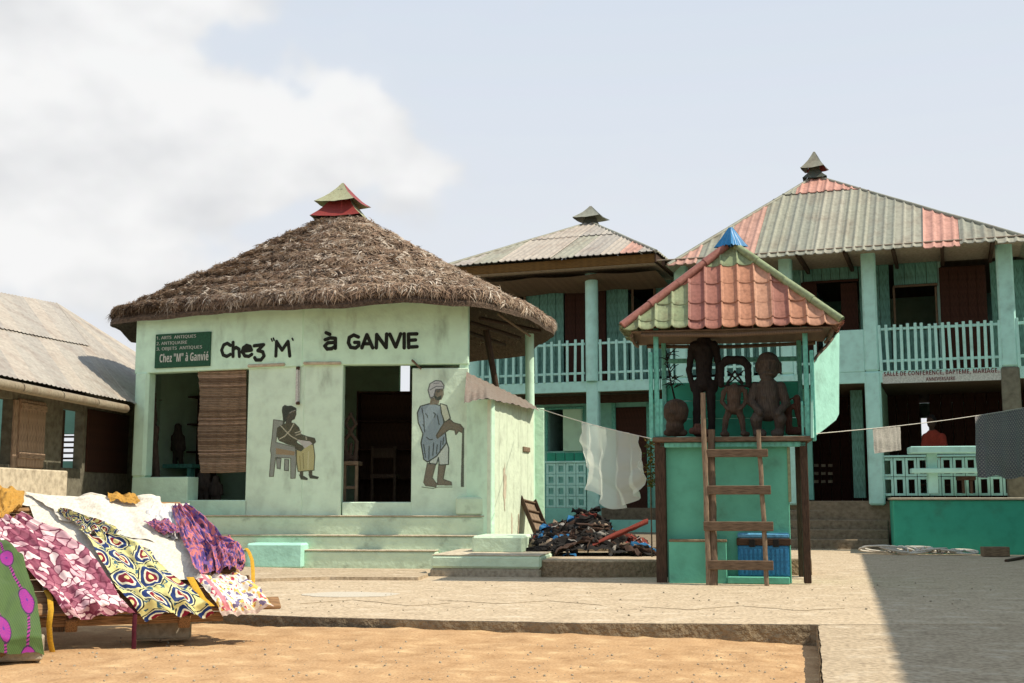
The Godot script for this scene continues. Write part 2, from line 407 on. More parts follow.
func ground() -> void:
	var m := MB.new()
	m.quad(Vector3(-2000, -0.42, 2000), Vector3(-2000, -0.42, -2000), Vector3(2000, -0.42, -2000), Vector3(2000, -0.42, 2000))
	struct("ground", m, M.sand)
	m = MB.new()
	m.grid(300, 190, func(u: float, v: float) -> Vector3:
		var x := lerpf(-12.0, 4.2, u)
		var z := lerpf(-11.4, -2.0, v)
		return Vector3(x, sand_height(x, z), z))
	struct("sand", m, M.sand)
	# pebbles and crumbs lying on the sand
	var pm := MB.new()
	pm.tube([Vector3(0, -0.5, 0), Vector3(0, 0, 0), Vector3(0.05, 0.45, 0)], [0.45, 0.6, 0.25], 6)
	var mm := MultiMesh.new()
	mm.transform_format = MultiMesh.TRANSFORM_3D
	mm.mesh = pm.mesh()
	mm.instance_count = 700
	for i in 700:
		var x := rng.randf_range(-3.6, 2.4)
		var z := rng.randf_range(-10.3, -7.2)
		var s := 0.006 + 0.014 * pow(rng.randf(), 4.0)
		mm.set_instance_transform(i, Transform3D(Basis.from_euler(Vector3(rng.randf(), rng.randf() * TAU, rng.randf())).scaled(Vector3.ONE * s), Vector3(x, sand_height(x, z) + s * 0.2, z)))
	var mi := MultiMeshInstance3D.new()
	mi.name = "pebbles"
	mi.multimesh = mm
	mi.material_override = M.block_grey
	add_child(mi)
	var gm := MultiMesh.new()
	gm.transform_format = MultiMesh.TRANSFORM_3D
	gm.mesh = mm.mesh
	gm.instance_count = 260
	for i in 260:
		var p := gnd(rng.randf_range(250, 1000), rng.randf_range(583, 616))
		var s := 0.006 + 0.02 * pow(rng.randf(), 4.0)
		gm.set_instance_transform(i, Transform3D(Basis.from_euler(Vector3(rng.randf(), rng.randf() * TAU, rng.randf())).scaled(Vector3.ONE * s), p + Vector3(0, s * 0.3, 0)))
	var gi := MultiMeshInstance3D.new()
	gi.name = "gravel"
	gi.multimesh = gm
	gi.material_override = M.block_grey
	add_child(gi)
	tag(gi, "stray gravel and crumbs lying on the concrete yard", "gravel")
	gi.set_meta("kind", "stuff")
	tag(mi, "small pebbles and crumbs scattered over the orange sand", "pebbles")
	mi.set_meta("kind", "stuff")

	# the concrete yard: its broken front edge follows the photograph; the plane is x, -z
	var edge := PackedVector2Array()
	var front := [[-420, 606], [100, 611], [230, 614], [300, 616.5], [380, 618.5], [450, 620.5], [520, 621.5], [580, 623], [700, 623.5], [818, 624.5], [820.5, 640], [823, 683], [826, 760]]
	for i in front.size() - 1:
		var a := gnd(front[i][0], front[i][1])
		var b := gnd(front[i + 1][0], front[i + 1][1])
		var n := maxi(2, int(a.distance_to(b) / 0.07))
		for k in n:
			var p := a.lerp(b, float(k) / n)
			var j := 0.035 * nz.get_noise_2d(p.x * 260.0, p.z * 260.0)
			edge.append(Vector2(p.x + (j * 0.3 if i > 9 else 0.0), -p.z + (j if i < 10 else 0.0)))
	var last := gnd(826, 760)
	edge.append(Vector2(last.x, -last.z))
	var split := gnd(820, 624.5)
	# nearer right slab, then the large one, a saw-cut joint between them
	var near := PackedVector2Array([Vector2(split.x + 0.015, -split.z - 0.004)])
	for q in edge:
		if q.y < -split.z - 0.02 and q.x > 0.5: near.append(q)
	near.append(Vector2(last.x, 2.0)); near.append(Vector2(40, 2.0)); near.append(Vector2(40, -split.z - 0.004))
	var flat := Transform3D(Basis(Vector3(1, 0, 0), Vector3(0, 0, -1), Vector3(0, 1, 0)), Vector3.ZERO)
	var nm := MB.new()
	nm.prism(near, -0.42, -0.004)
	struct("pavement", nm, M.concrete_b, flat)
	var big := PackedVector2Array()
	for q in edge:
		if q.y >= -split.z - 0.02 or q.x <= 0.5: big.append(q)
	big.append(Vector2(40, -split.z + 0.012)); big.append(Vector2(70, 160)); big.append(Vector2(-70, 160)); big.append(Vector2(-70, big[0].y))
	nm = MB.new()
	nm.prism(big, -0.42, 0.0)
	var yard := struct("yard", nm, M.concrete, flat)
	# rough dark face of the broken edge, set just before the slab
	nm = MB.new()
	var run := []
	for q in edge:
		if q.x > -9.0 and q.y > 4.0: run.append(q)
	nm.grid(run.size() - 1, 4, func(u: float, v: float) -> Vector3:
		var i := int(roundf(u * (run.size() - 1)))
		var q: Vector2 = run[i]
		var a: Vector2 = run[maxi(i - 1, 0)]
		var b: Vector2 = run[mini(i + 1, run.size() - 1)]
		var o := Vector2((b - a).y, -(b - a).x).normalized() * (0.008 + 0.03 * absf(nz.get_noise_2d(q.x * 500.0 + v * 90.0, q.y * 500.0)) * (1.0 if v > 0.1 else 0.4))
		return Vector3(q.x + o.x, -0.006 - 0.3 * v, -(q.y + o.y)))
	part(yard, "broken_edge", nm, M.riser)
	# old patch of screed and a dried white spill
	nm = MB.new()
	var sp := PackedVector2Array()
	for q in [[225, 569], [300, 571], [425, 573], [428, 577], [418, 580.5], [330, 580], [250, 582], [215, 580]]:
		var p := gnd(q[0], q[1])
		sp.append(Vector2(p.x, -p.z))
	nm.prism(sp, 0.0, 0.045)
	struct("screed_patch", nm, M.concrete_b, flat)
	nm = MB.new()
	sp = PackedVector2Array()
	var cc := gnd(352, 594.5)
	for i in 48:
		var a := TAU * i / 48.0
		var r := 1.0 + 0.35 * nz.get_noise_2d(cos(a) * 60.0, sin(a) * 60.0)
		sp.append(Vector2(cc.x + 0.58 * r * cos(a), -cc.z + 0.36 * r * sin(a)))
	nm.prism(sp, 0.001, 0.005)
	part(yard, "spill", nm, M.stain_white, flat)
	# soil-filled cracks
	for q in [[[642, 607], [690, 610], [742, 606], [800, 611], [850, 608]], [[440, 600], [500, 604], [548, 601], [610, 606]], [[300, 604], [352, 600], [410, 606], [455, 603]]]:
		var cl := PackedVector2Array()
		for i in q.size() - 1:
			for k in 8:
				var p := gnd(lerpf(q[i][0], q[i + 1][0], k / 8.0), lerpf(q[i][1], q[i + 1][1], k / 8.0))
				cl.append(Vector2(p.x + 0.03 * nz.get_noise_2d(k * 300.0 + i * 77.0, q[0][0]), -p.z + 0.05 * nz.get_noise_2d(p.x * 900.0, q[0][1])) * 1000.0)
		nm = MB.new()
		for poly in Geometry2D.offset_polyline(cl, 5.0, Geometry2D.JOIN_MITER, Geometry2D.END_BUTT):
			if Geometry2D.is_polygon_clockwise(poly): continue
			var small := PackedVector2Array()
			for w in poly: small.append(w / 1000.0)
			nm.prism(small, -0.001, 0.004)
		part(yard, "crack", nm, M.riser, flat)
	# raised court behind the kiosk, two low levels
	nm = MB.new()
	sp = PackedVector2Array()
	for q in [[541, 577], [600, 577.5], [665, 577], [812, 575]]:
		var p := gnd(q[0], q[1])
		sp.append(Vector2(p.x, -p.z))
	sp.append(Vector2(4.6, 20.0)); sp.append(Vector2(4.6, 31.0)); sp.append(Vector2(-0.9, 31.0)); sp.append(Vector2(-0.9, 18.2))
	nm.prism(sp, -0.2, 0.24)
	var court := struct("court", nm, M.concrete_b, flat)
	nm = MB.new()
	for i in 3: nm.quad(Vector3(sp[i].x, -0.1, -sp[i].y + 0.006), Vector3(sp[i].x, 0.215, -sp[i].y + 0.006), Vector3(sp[i + 1].x, 0.215, -sp[i + 1].y + 0.006), Vector3(sp[i + 1].x, -0.1, -sp[i + 1].y + 0.006))
	part(court, "riser", nm, M.riser)
	nm = MB.new()
	nm.prism(PackedVector2Array([Vector2(0.5, 20.4), Vector2(4.5, 20.7), Vector2(4.5, 30.9), Vector2(-0.8, 30.9), Vector2(-0.8, 21.5)]), 0.24, 0.31)
	struct("court_step", nm, M.step_grey, flat)

# ---------------------------------------------------------------- roofs
# one slope of a hipped roof, cut into sheets or tiles; every piece is a mesh of its own
func slope(p: Node3D, nm: String, a: Vector3, b: Vector3, top: Vector3, cols: Array, rows: Array, nx: int, prof: Callable, lip: float, thick: float, pick: Callable, scallop := 0.0) -> void:
	var ab := b - a
	var ua := (top - a).dot(ab) / ab.length_squared()
	var s := top - (a + ab * ua)
	var n := ab.cross(s).normalized()
	if n.y < 0: n = -n
	var tmax := func(u: float) -> float: return clampf(u / ua if u < ua else (1.0 - u) / (1.0 - ua), 0.0, 1.0)
	for ci in cols.size() - 1:
		for ri in rows.size() - 1:
			var u0: float = cols[ci]
			var u1: float = cols[ci + 1]
			var t0: float = rows[ri]
			var most := maxf(tmax.call(u0), maxf(tmax.call(u1), tmax.call((u0 + u1) / 2)))
			if u0 < ua and u1 > ua: most = 1.0
			if most <= t0 + 0.004: continue
			var wob := rng.randf_range(-0.012, 0.012)
			var sag := rng.randf_range(0.0, 0.014)
			var m := MB.new()
			m.grid(nx, 4, func(uu: float, vv: float) -> Vector3:
				var u := lerpf(u0, u1, uu)
				var t1 := minf(rows[ri + 1] + (0.012 if ri < rows.size() - 2 else 0.0), tmax.call(u))
				var k := clampf((vv * 4.0 - 1.0) / 3.0, 0.0, 1.0)
				var low := minf(t0 + wob * (1.0 if ri == 0 else 0.3) - scallop * sin(uu * PI), t1)
				var t := lerpf(low, t1, k)
				var up: float = prof.call(u, t) + lip * (1.0 - k) + sag
				if vv < 0.1: up -= thick
				return a + ab * u + s * t + n * up)
			part(p, nm, m, pick.call(ci, ri, (u0 + u1) / 2))
func rib(period: float, high: float) -> Callable:
	return func(u: float, _t: float) -> float:
		var q := fposmod(u / period, 1.0)
		q = minf(q, 1.0 - q)
		return high * clampf((0.15 - q) / 0.06, 0.0, 1.0)
func steps(n: int) -> Array:
	var a := []
	for i in n + 1: a.append(float(i) / n)
	return a
func plain_slope(p: Node3D, a: Vector3, b: Vector3, top: Vector3, mt: Material) -> void:
	var n := int(a.distance_to(b) / 0.8)
	var per := 1.0 / (n * 4)
	slope(p, "roof_sheet", a, b, top, steps(n), [0.0, 0.62, 1.0], 16, rib(per, 0.03), 0.02, 0.015, func(_c, _r, _u): return mt)
func ridge(p: Node3D, nm: String, a: Vector3, b: Vector3, r: float, mt: Material) -> void:
	var m := MB.new()
	var pts := []
	var rr := []
	for i in 9:
		pts.append(a.lerp(b, i / 8.0) + Vector3(0, 0.012 * nz.get_noise_2d(i * 170.0, a.x * 40.0), 0)); rr.append(r)
	m.tube(pts, rr, 7)
	part(p, nm, m, mt)
# a bent tin cap of n sides on a roof top; pick gives each side its own material
func tin_cap(p: Node3D, nm: String, c: Vector3, turn: float, r_low: float, r_high: float, h: float, pick: Callable) -> void:
	for i in 4:
		var m := MB.new()
		var a0 := turn + TAU * i / 4.0
		var a1 := turn + TAU * (i + 1) / 4.0
		m.grid(6, 4, func(u: float, v: float) -> Vector3:
			var r := lerpf(r_low, r_high, pow(v, 0.75)) * (1.0 + 0.05 * nz.get_noise_2d(u * 300.0 + i * 77.0 + c.x * 50.0, v * 200.0))
			var d0 := Vector3(sin(a0), 0, cos(a0))
			var d1 := Vector3(sin(a1), 0, cos(a1))
			return c + d0.lerp(d1, u) * r + Vector3(0, h * v - 0.03 * sin(u * PI) * (1.0 - v) + 0.02 * nz.get_noise_2d(u * 500.0 + i * 31.0, v * 300.0 + c.x), 0))
		part(p, nm, m, pick.call(i))

# ---------------------------------------------------------------- the thatched shop
var TL: Transform3D
var TR: Transform3D
var TC: Vector3   # middle of the thatched roof
const FLOOR_T := 0.83

func eave_ring() -> Array:
	return [Vector2(-7.42, 21.75), Vector2(-5.3, 20.75), Vector2(-3.3, 19.8), Vector2(-1.7, 19.6), Vector2(-0.42, 19.75), Vector2(0.3, 21.3), Vector2(0.86, 23.15), Vector2(0.3, 26.4), Vector2(-1.6, 28.0), Vector2(-4.6, 28.2), Vector2(-7.0, 26.6), Vector2(-7.7, 24.2)]
func eave_radius(dir: Vector2) -> float:
	var ring := eave_ring()
	var c := Vector2(TC.x, -TC.z)
	for i in ring.size():
		var h: Variant = Geometry2D.segment_intersects_segment(c, c + dir * 12.0, ring[i], ring[(i + 1) % ring.size()])
		if h != null: return c.distance_to(h)
	return 4.3
func wall_box(p: Node3D, f: Transform3D, x0: float, x1: float, y0: float, y1: float, mt: Material, w0 := -0.2, w1 := 0.0) -> MeshInstance3D:
	return bx(p, "wall", f, x0, x1, y0, y1, w0, w1, mt, 0.012)

func stroke(p: Node3D, f: Transform3D, pts: Array, org: Vector2, sc: float, wide: float, w: float, mt: Material) -> void:
	var line := PackedVector2Array()
	for q in pts:
		var s := on(f, org.x + q[0] / sc, org.y + q[1] / sc, 0.0)
		line.append(Vector2(s.x, s.y) * 1000.0)
	var m := MB.new()
	for poly in Geometry2D.offset_polyline(line, wide * 1000.0, Geometry2D.JOIN_ROUND, Geometry2D.END_ROUND):
		if Geometry2D.is_polygon_clockwise(poly): continue
		var small := PackedVector2Array()
		for q in poly: small.append(q / 1000.0)
		m.prism(small, w, w + 0.002)
	if m.v.size(): part(p, "letter_stroke", m, mt, f)

func text(p: Node3D, nm: String, s: String, f: Transform3D, x0: float, x1: float, y0: float, y1: float, w: float, mt: Material, bold := true) -> void:
	var t := TextMesh.new()
	var fo := SystemFont.new()
	fo.font_names = PackedStringArray(["Droid Sans"])
	fo.font_weight = 700 if bold else 400
	t.font = fo
	t.text = s; t.font_size = 64; t.pixel_size = 0.01; t.depth = 0.02; t.curve_step = 2.0
	var box := t.get_aabb()
	var a := on(f, x0, y1, w)
	var b := on(f, x1, y0, w)
	var k := Vector3((b.x - a.x) / box.size.x, (on(f, (x0 + x1) / 2, y0, w).y - on(f, (x0 + x1) / 2, y1, w).y) / box.size.y, 0.15)
	var tilt := Transform3D(Basis(Vector3(1, (on(f, x1, y1, w).y - a.y) / (b.x - a.x) * 0.0, 0), Vector3(0, 1, 0), Vector3(0, 0, 1)), Vector3.ZERO)
	part(p, nm, t, mt, f * tilt * Transform3D(Basis().scaled(k), Vector3(a.x, a.y, w) - Vector3(box.position.x, box.position.y, 0) * k))

func brush(img: Image, pts: Array, c: Color) -> void:
	var lo := 99999.0
	var hi := -1.0
	for q in pts:
		lo = minf(lo, q[1]); hi = maxf(hi, q[1])
	for y in range(maxi(0, int(lo)), mini(img.get_height() - 1, int(hi)) + 1):
		var xs := []
		for i in pts.size():
			var a: Array = pts[i]
			var b: Array = pts[(i + 1) % pts.size()]
			if (a[1] <= y + 0.5) != (b[1] <= y + 0.5):
				xs.append(a[0] + (y + 0.5 - a[1]) * (b[0] - a[0]) / float(b[1] - a[1]))
		xs.sort()
		for k in range(0, xs.size() - 1, 2):
			for x in range(maxi(0, int(xs[k])), mini(img.get_width() - 1, int(xs[k + 1])) + 1):
				var q := 0.10 * nz.get_noise_2d(x * 10.0, y * 40.0) + 0.08 * nz.get_noise_2d(x * 60.0, y * 16.0)
				img.set_pixel(x, y, Color(c.r + q, c.g + q, c.b + q, c.a * clampf(0.93 + 0.5 * nz.get_noise_2d(x * 24.0 + 400.0, y * 24.0), 0.45, 1.0)))
func line(img: Image, pts: Array, r: float, c: Color) -> void:
	var pl := PackedVector2Array()
	for q in pts: pl.append(Vector2(q[0], q[1]))
	for poly in Geometry2D.offset_polyline(pl, r, Geometry2D.JOIN_ROUND, Geometry2D.END_ROUND):
		brush(img, Array(poly).map(func(q): return [q.x, q.y]), c)
func loop_line(img: Image, pts: Array, r: float, c: Color) -> void:
	for i in pts.size(): line(img, [pts[i], pts[(i + 1) % pts.size()]], r, c)

func woman_image() -> Image:
	var im := Image.create(503, 683, false, Image.FORMAT_RGBA8)
	im.fill(Color(0.3, 0.28, 0.25, 0))
	var ch := Color8(148, 152, 146)
	var dk := Color8(52, 48, 40)
	var sk := Color8(76, 66, 48)
	for q in [[[155, 455], [190, 460], [183, 535], [160, 530]], [[215, 465], [245, 468], [242, 548], [212, 545]]]:
		brush(im, q, ch); loop_line(im, q, 2, dk)
	var chair := [[135, 180], [205, 190], [200, 232], [166, 242], [152, 345], [290, 378], [298, 466], [290, 600], [258, 602], [258, 458], [150, 452], [134, 588], [104, 588], [118, 430], [112, 400], [126, 300]]
	brush(im, chair, ch); loop_line(im, chair, 2.5, Color8(96, 92, 82))
	brush(im, [[152, 385], [288, 410], [282, 438], [152, 430]], Color8(158, 134, 104))
	brush(im, [[322, 548], [346, 548], [346, 588], [324, 588]], sk)
	brush(im, [[384, 545], [411, 545], [411, 582], [388, 582]], sk)
	for q in [[[316, 572], [345, 580], [380, 600], [376, 613], [330, 608]], [[384, 570], [415, 578], [460, 590], [450, 606], [394, 600]]]: brush(im, q, Color8(58, 52, 44))
	var skirt := [[298, 400], [340, 380], [385, 348], [420, 360], [430, 440], [424, 542], [370, 547], [310, 552], [298, 470]]
	brush(im, skirt, Color8(190, 182, 130)); loop_line(im, skirt, 3, Color8(92, 88, 62))
	line(im, [[345, 420], [350, 530]], 3, Color8(150, 140, 92)); line(im, [[385, 410], [380, 530]], 4, Color8(205, 198, 155)); line(im, [[322, 440], [328, 540]], 3, Color8(160, 150, 100))
	var body := [[163, 240], [205, 214], [240, 200], [285, 205], [315, 235], [330, 283], [375, 300], [428, 312], [437, 338], [415, 360], [395, 345], [330, 330], [300, 330], [300, 345], [340, 368], [352, 385], [330, 406], [300, 395], [290, 372], [235, 357], [175, 332], [158, 290]]
	brush(im, body, sk); loop_line(im, body, 2, dk)
	brush(im, [[300, 322], [395, 335], [412, 352], [358, 384], [338, 362]], Color8(196, 192, 190))
	for q in [[[188, 225], [225, 265], [262, 300], [300, 320]], [[280, 208], [255, 255], [215, 300], [180, 320]], [[290, 275], [330, 262]], [[295, 292], [330, 280]], [[366, 303], [370, 322]]]: line(im, q, 3.5, Color8(186, 182, 160))
	brush(im, [[222, 120], [245, 95], [270, 90], [296, 110], [298, 140], [286, 175], [266, 186], [262, 205], [222, 205]], Color8(66, 52, 44))
	brush(im, [[198, 88], [215, 72], [236, 80], [262, 77], [296, 95], [299, 113], [262, 116], [240, 142], [226, 160], [222, 190], [206, 216], [200, 150], [194, 112]], Color8(34, 32, 32))
	line(im, [[252, 132], [266, 120], [290, 112]], 3, Color8(150, 146, 140))
	return im
func man_image() -> Image:
	var im := Image.create(410, 683, false, Image.FORMAT_RGBA8)
	im.fill(Color(0.3, 0.3, 0.28, 0))
	var sk := Color8(124, 112, 98)
	var dk := Color8(50, 52, 54)
	for q in [[[150, 512], [196, 515], [176, 590], [200, 622], [196, 640], [140, 632], [130, 615]], [[213, 518], [251, 518], [236, 598], [280, 613], [283, 630], [205, 628], [206, 600]]]:
		brush(im, q, sk); loop_line(im, q, 2.5, Color8(92, 80, 68))
	line(im, [[120, 640], [180, 648], [210, 640], [285, 640]], 2, Color8(120, 130, 110))
	var sho := [[165, 490], [200, 470], [257, 398], [268, 430], [266, 518], [215, 521], [211, 480], [201, 516], [160, 512]]
	brush(im, sho, Color8(204, 216, 208)); loop_line(im, sho, 2.5, dk)
	var robe := [[165, 185], [112, 200], [95, 235], [100, 290], [126, 350], [115, 400], [130, 490], [150, 505], [200, 474], [256, 400], [250, 350], [241, 290], [226, 198], [200, 190]]
	brush(im, robe, Color8(146, 164, 176)); loop_line(im, robe, 3, dk)
	for q in [[[125, 300], [135, 315]], [[140, 240], [150, 252], [152, 262]], [[185, 235], [195, 245], [188, 262]], [[130, 410], [140, 480]], [[160, 420], [158, 490]], [[185, 400], [180, 470]], [[205, 410], [200, 460]], [[225, 390], [220, 440]], [[145, 370], [165, 385], [180, 380]], [[240, 370], [235, 410]], [[120, 210], [130, 260], [135, 340]], [[205, 250], [215, 300]]]: line(im, q, 2.6, Color8(64, 72, 84))
	var sl := [[220, 185], [256, 196], [276, 265], [246, 290], [228, 240]]
	brush(im, sl, Color8(212, 220, 198)); loop_line(im, sl, 2.5, dk)
	var arm := [[200, 360], [245, 287], [275, 272], [292, 290], [330, 300], [349, 323], [341, 345], [322, 335], [306, 356], [300, 332], [270, 327], [240, 350], [206, 376]]
	brush(im, arm, sk); loop_line(im, arm, 2.5, Color8(84, 72, 60))
	brush(im, [[341, 325], [351, 325], [349, 640], [333, 640]], Color8(84, 84, 76))
	brush(im, [[170, 148], [196, 155], [216, 165], [212, 188], [164, 192]], sk)
	brush(im, [[188, 106], [238, 100], [240, 135], [226, 165], [200, 165], [186, 150]], sk)
	brush(im, [[188, 138], [205, 152], [226, 140], [226, 160], [210, 169], [193, 161]], Color8(30, 30, 32))
	line(im, [[204, 118], [214, 116]], 2.4, Color8(24, 24, 26)); line(im, [[226, 116], [234, 114]], 2.4, Color8(24, 24, 26))
	var tur := [[154, 112], [164, 76], [195, 58], [226, 62], [241, 86], [239, 104], [196, 108], [186, 146], [166, 156]]
	brush(im, tur, Color8(198, 200, 202)); loop_line(im, tur, 2.5, Color8(90, 92, 98))
	line(im, [[165, 110], [200, 90], [238, 92]], 2.5, Color8(120, 122, 128)); line(im, [[185, 75], [215, 72]], 2.0, Color8(130, 132, 138))
	return im
func faded(key: String, img: Image, rough: float, alpha: bool) -> StandardMaterial3D:   # old thin paint
	var m := uvmat(key, img, rough, alpha)
	m.albedo_color.a = 0.8
	return m
func mural(p: Node3D, f: Transform3D, r: Array, mt: Material, label: String) -> void:
	var m := MB.new()
	var w := 0.004
	m.quad(on(f, r[0], r[1], w), on(f, r[2], r[1], w), on(f, r[2], r[3], w), on(f, r[0], r[3], w))
	var o := part(p, "wall_painting", m, mt, f)
	o.set_meta("label", label)

func thatched_shop() -> void:
	TC = at(341, 300, 24.0)
	TC.y = 0
	var w0 := at(135, 500, 21.7)
	var w1 := at(303, 500, 20.5)
	var w2 := at(468, 500, 20.36)
	TL = frame(w0, rad_to_deg(atan2(w1.z - w0.z, w1.x - w0.x)))
	TR = frame(w1, rad_to_deg(atan2(w2.z - w1.z, w2.x - w1.x)))
	var h := thing("thatched_shop", "pale green shop under a round thatched roof with black lettering and painted figures", "shop", Vector3(TC.x, 0, TC.z))
	var g: Material = M.wall_green
	# front walls: left face
	var fl := bx(h, "fascia", TL, 136, 303, 302, 370, -0.2, 0.03, g, 0.012)
	bx(h, "pillar", TL, 132, 146, 371, 478, -0.22, 0.05, g, 0.05)
	wall_box(h, TL, 131, 187, 477, 520, g, -0.3, 0.03)
	wall_box(h, TL, 187, 247, 500, 520, g)
	wall_box(h, TL, 246.5, 303.2, 365, 520, M.panel_green)
	# right face
	var fr2 := bx(h, "fascia", TR, 303, 468.5, 300, 364.5, -0.2, 0.03, g, 0.012)
	wall_box(h, TR, 303, 342, 363, 520, M.panel_green)
	wall_box(h, TR, 342, 412, 502, 520, M.panel_green)
	wall_box(h, TR, 411.5, 468, 368, 520, M.panel_green, -0.12, 0.03)
	bx(h, "ledge", TL, 247, 284, 363.5, 366.5, 0.0, 0.07, M.cream_plaster, 0.02)
	bx(h, "ledge", TR, 303, 341, 361.5, 364.5, 0.0, 0.07, M.cream_plaster, 0.02)
	var stick := MB.new()
	stick.tube([on(TR, 412, 360, 0.06), on(TR, 421, 369, 0.09)], [0.02, 0.016], 6)
	part(h, "stick", stick, M.wood_brown, TR)
	# the other walls, floor and inner partition
	var ring := [Vector2(w2.x, -w2.z), Vector2(-1.15, 23.2), Vector2(-1.3, 25.9), Vector2(-2.2, 27.2), Vector2(-4.6, 27.4), Vector2(-6.5, 26.1), Vector2(-7.2, 24.0), Vector2(w0.x, -w0.z)]
	for i in ring.size() - 1:
		var a := Vector3(ring[i].x, 0, -ring[i].y)
		var b := Vector3(ring[i + 1].x, 0, -ring[i + 1].y)
		var f := frame(a, rad_to_deg(atan2(b.z - a.z, b.x - a.x)))
		var l := a.distance_to(b)
		if i == 3:   # the back wall has a high opening that lets the sky in
			var o0 := on(f, 399.5, 378, 0.0).x
			var o1 := on(f, 413.5, 378, 0.0).x
			var yb := on(f, 406, 392, 0.0).y
			var lo := minf(o0, o1)
			var hi := maxf(o0, o1)
			lb(h, "wall", f, Vector3(0, 0.5, 0), Vector3(lo, 4.66, 0.15), M.inner)
			lb(h, "wall", f, Vector3(hi, 0.5, 0), Vector3(l, 4.66, 0.15), M.inner)
			lb(h, "wall", f, Vector3(lo, 0.5, 0), Vector3(hi, yb, 0.15), M.inner)
		else:
			lb(h, "wall", f, Vector3(0.02, 0.2, -0.15), Vector3(l, 4.66, 0), g if i in [0, 6] else M.inner)
	var fp := PackedVector2Array()
	for q in ring: fp.append(q)
	fp.append(Vector2(w1.x, -w1.z)); fp[0].y += 0.1; fp[fp.size() - 1].y += 0.1; fp[fp.size() - 2].y += 0.1
	var fm := MB.new()
	fm.prism(fp, 0.2, FLOOR_T - 0.02)
	part(h, "floor", fm, M.step_grey, Transform3D(Basis(Vector3(1, 0, 0), Vector3(0, 0, -1), Vector3(0, 1, 0)), Vector3.ZERO))
	# signs and paintings
	var board := bx(h, "sign_board", TL, 155, 210, 333, 367, 0.03, 0.065, M.sign_green, 0.004)
	board.set_meta("label", "dark green board with white hand lettering")
	var rows := [["1. ARTS  ANTIQUES", 156.5, 196, 336.6, 340.4], ["2. ANTIQUAIRE", 156.5, 187, 342.2, 346.0], ["3. OBJETS  ANTIQUES", 156.5, 202, 347.6, 351.4], ["Chez \"M\" à Ganvié", 159.5, 208.5, 353.8, 362.6]]
	for r in rows: text(board, "lettering", r[0], TL, r[1], r[2], r[3] , r[4], 0.068, M.paint_white, r[4] > 360)
	var org := Vector2(205, 300)
	var left := [
		[[118, 203], [104, 194], [88, 201], [79, 224], [86, 246], [102, 252], [118, 243]],
		[[130, 190], [130, 252]], [[130, 222], [143, 212], [156, 220], [158, 252]],
		[[172, 230], [212, 224], [206, 208], [190, 203], [176, 213], [170, 232]], [[171, 232], [182, 250], [200, 252], [213, 243]],
		[[224, 205], [266, 200], [240, 226], [262, 232], [268, 250], [254, 268], [232, 268], [226, 258]],
		[[300, 174], [304, 184]], [[309, 171], [313, 181]],
		[[320, 250], [323, 186]], [[324, 188], [348, 224], [374, 186]], [[375, 188], [382, 250]], [[393, 172], [397, 180]]]
	var right := [
		[[541, 147], [557, 154]], [[537, 178], [560, 170], [582, 172], [582, 216]], [[580, 190], [548, 192], [535, 206], [546, 220]], [[547, 219], [566, 218], [580, 208]],
		[[684, 166], [664, 157], [644, 168], [640, 192], [650, 212], [672, 215], [686, 204], [686, 190], [668, 190]],
		[[700, 214], [722, 156]], [[723, 157], [748, 214]], [[708, 196], [738, 196]],
		[[764, 214], [766, 155]], [[767, 157], [806, 211]], [[808, 213], [810, 153]],
		[[824, 154], [850, 210]], [[851, 210], [872, 152]],
		[[888, 214], [888, 152]], [[908, 213], [907, 153]], [[909, 153], [944, 152]], [[909, 181], [938, 179]], [[909, 211], [945, 209]]]
	for i in left.size(): stroke(fl, TL, left[i], org, 4.452, 0.031 if i not in [6, 7, 11] else 0.014, 0.034 + 0.0022 * (i % 2), M.paint_black)
	for i in right.size(): stroke(fr2, TR, right[i], org, 4.452, 0.031, 0.034 + 0.0022 * (i % 2), M.paint_black)
	mural(h, TL, [255, 395, 303.0, 490], faded("mural_woman_left", woman_image().get_region(Rect2i(0, 0, 345, 683)), 0.9, true), "painting of a seated woman in a grey chair")
	mural(h, TR, [303.0, 395, 325, 490], faded("mural_woman_right", woman_image().get_region(Rect2i(345, 0, 158, 683)), 0.9, true), "knees and feet of the painted seated woman")
	var mm := MB.new()
	var r := [413, 370, 468, 495]
	mm.quad(on(TR, r[0], r[1], 0.035), on(TR, r[2], r[1], 0.035), on(TR, r[2], r[3], 0.035), on(TR, r[0], r[3], 0.035))
	var mo := part(h, "wall_painting", mm, faded("mural_man", man_image().get_region(Rect2i(71, 0, 301, 683)), 0.9, true), TR)
	mo.set_meta("label", "painting of a standing man in a blue robe with a cane")
	# fluorescent tube, unlit, mounted upright beside the painting
	var tl := thing("wall_lamp", "unlit upright fluorescent tube fixed to the pale green wall above the painted woman", "lamp", TL * on(TL, 297, 405, 0.03))
	bx(tl, "mount", TL, 295.4, 299.3, 367, 404, 0.004, 0.04, M.tube_white)
	var tm := MB.new()
	tm.tube([on(TL, 297.6, 369, 0.06), on(TL, 297.2, 402, 0.06)], [0.018, 0.018], 8)
	part(tl, "tube", tm, M.tube_white, TL)
	for yy in [368.0, 403.0]:
		bx(tl, "socket", TL, 295.8, 299.0, yy - 1.6, yy + 1.6, 0.042, 0.08, M.wood_dark)
	# bamboo blind
	var bl := thing("bamboo_blind", "brown reed blind hanging in the left opening of the thatched shop", "blind", TL * on(TL, 222, 473, -0.06))
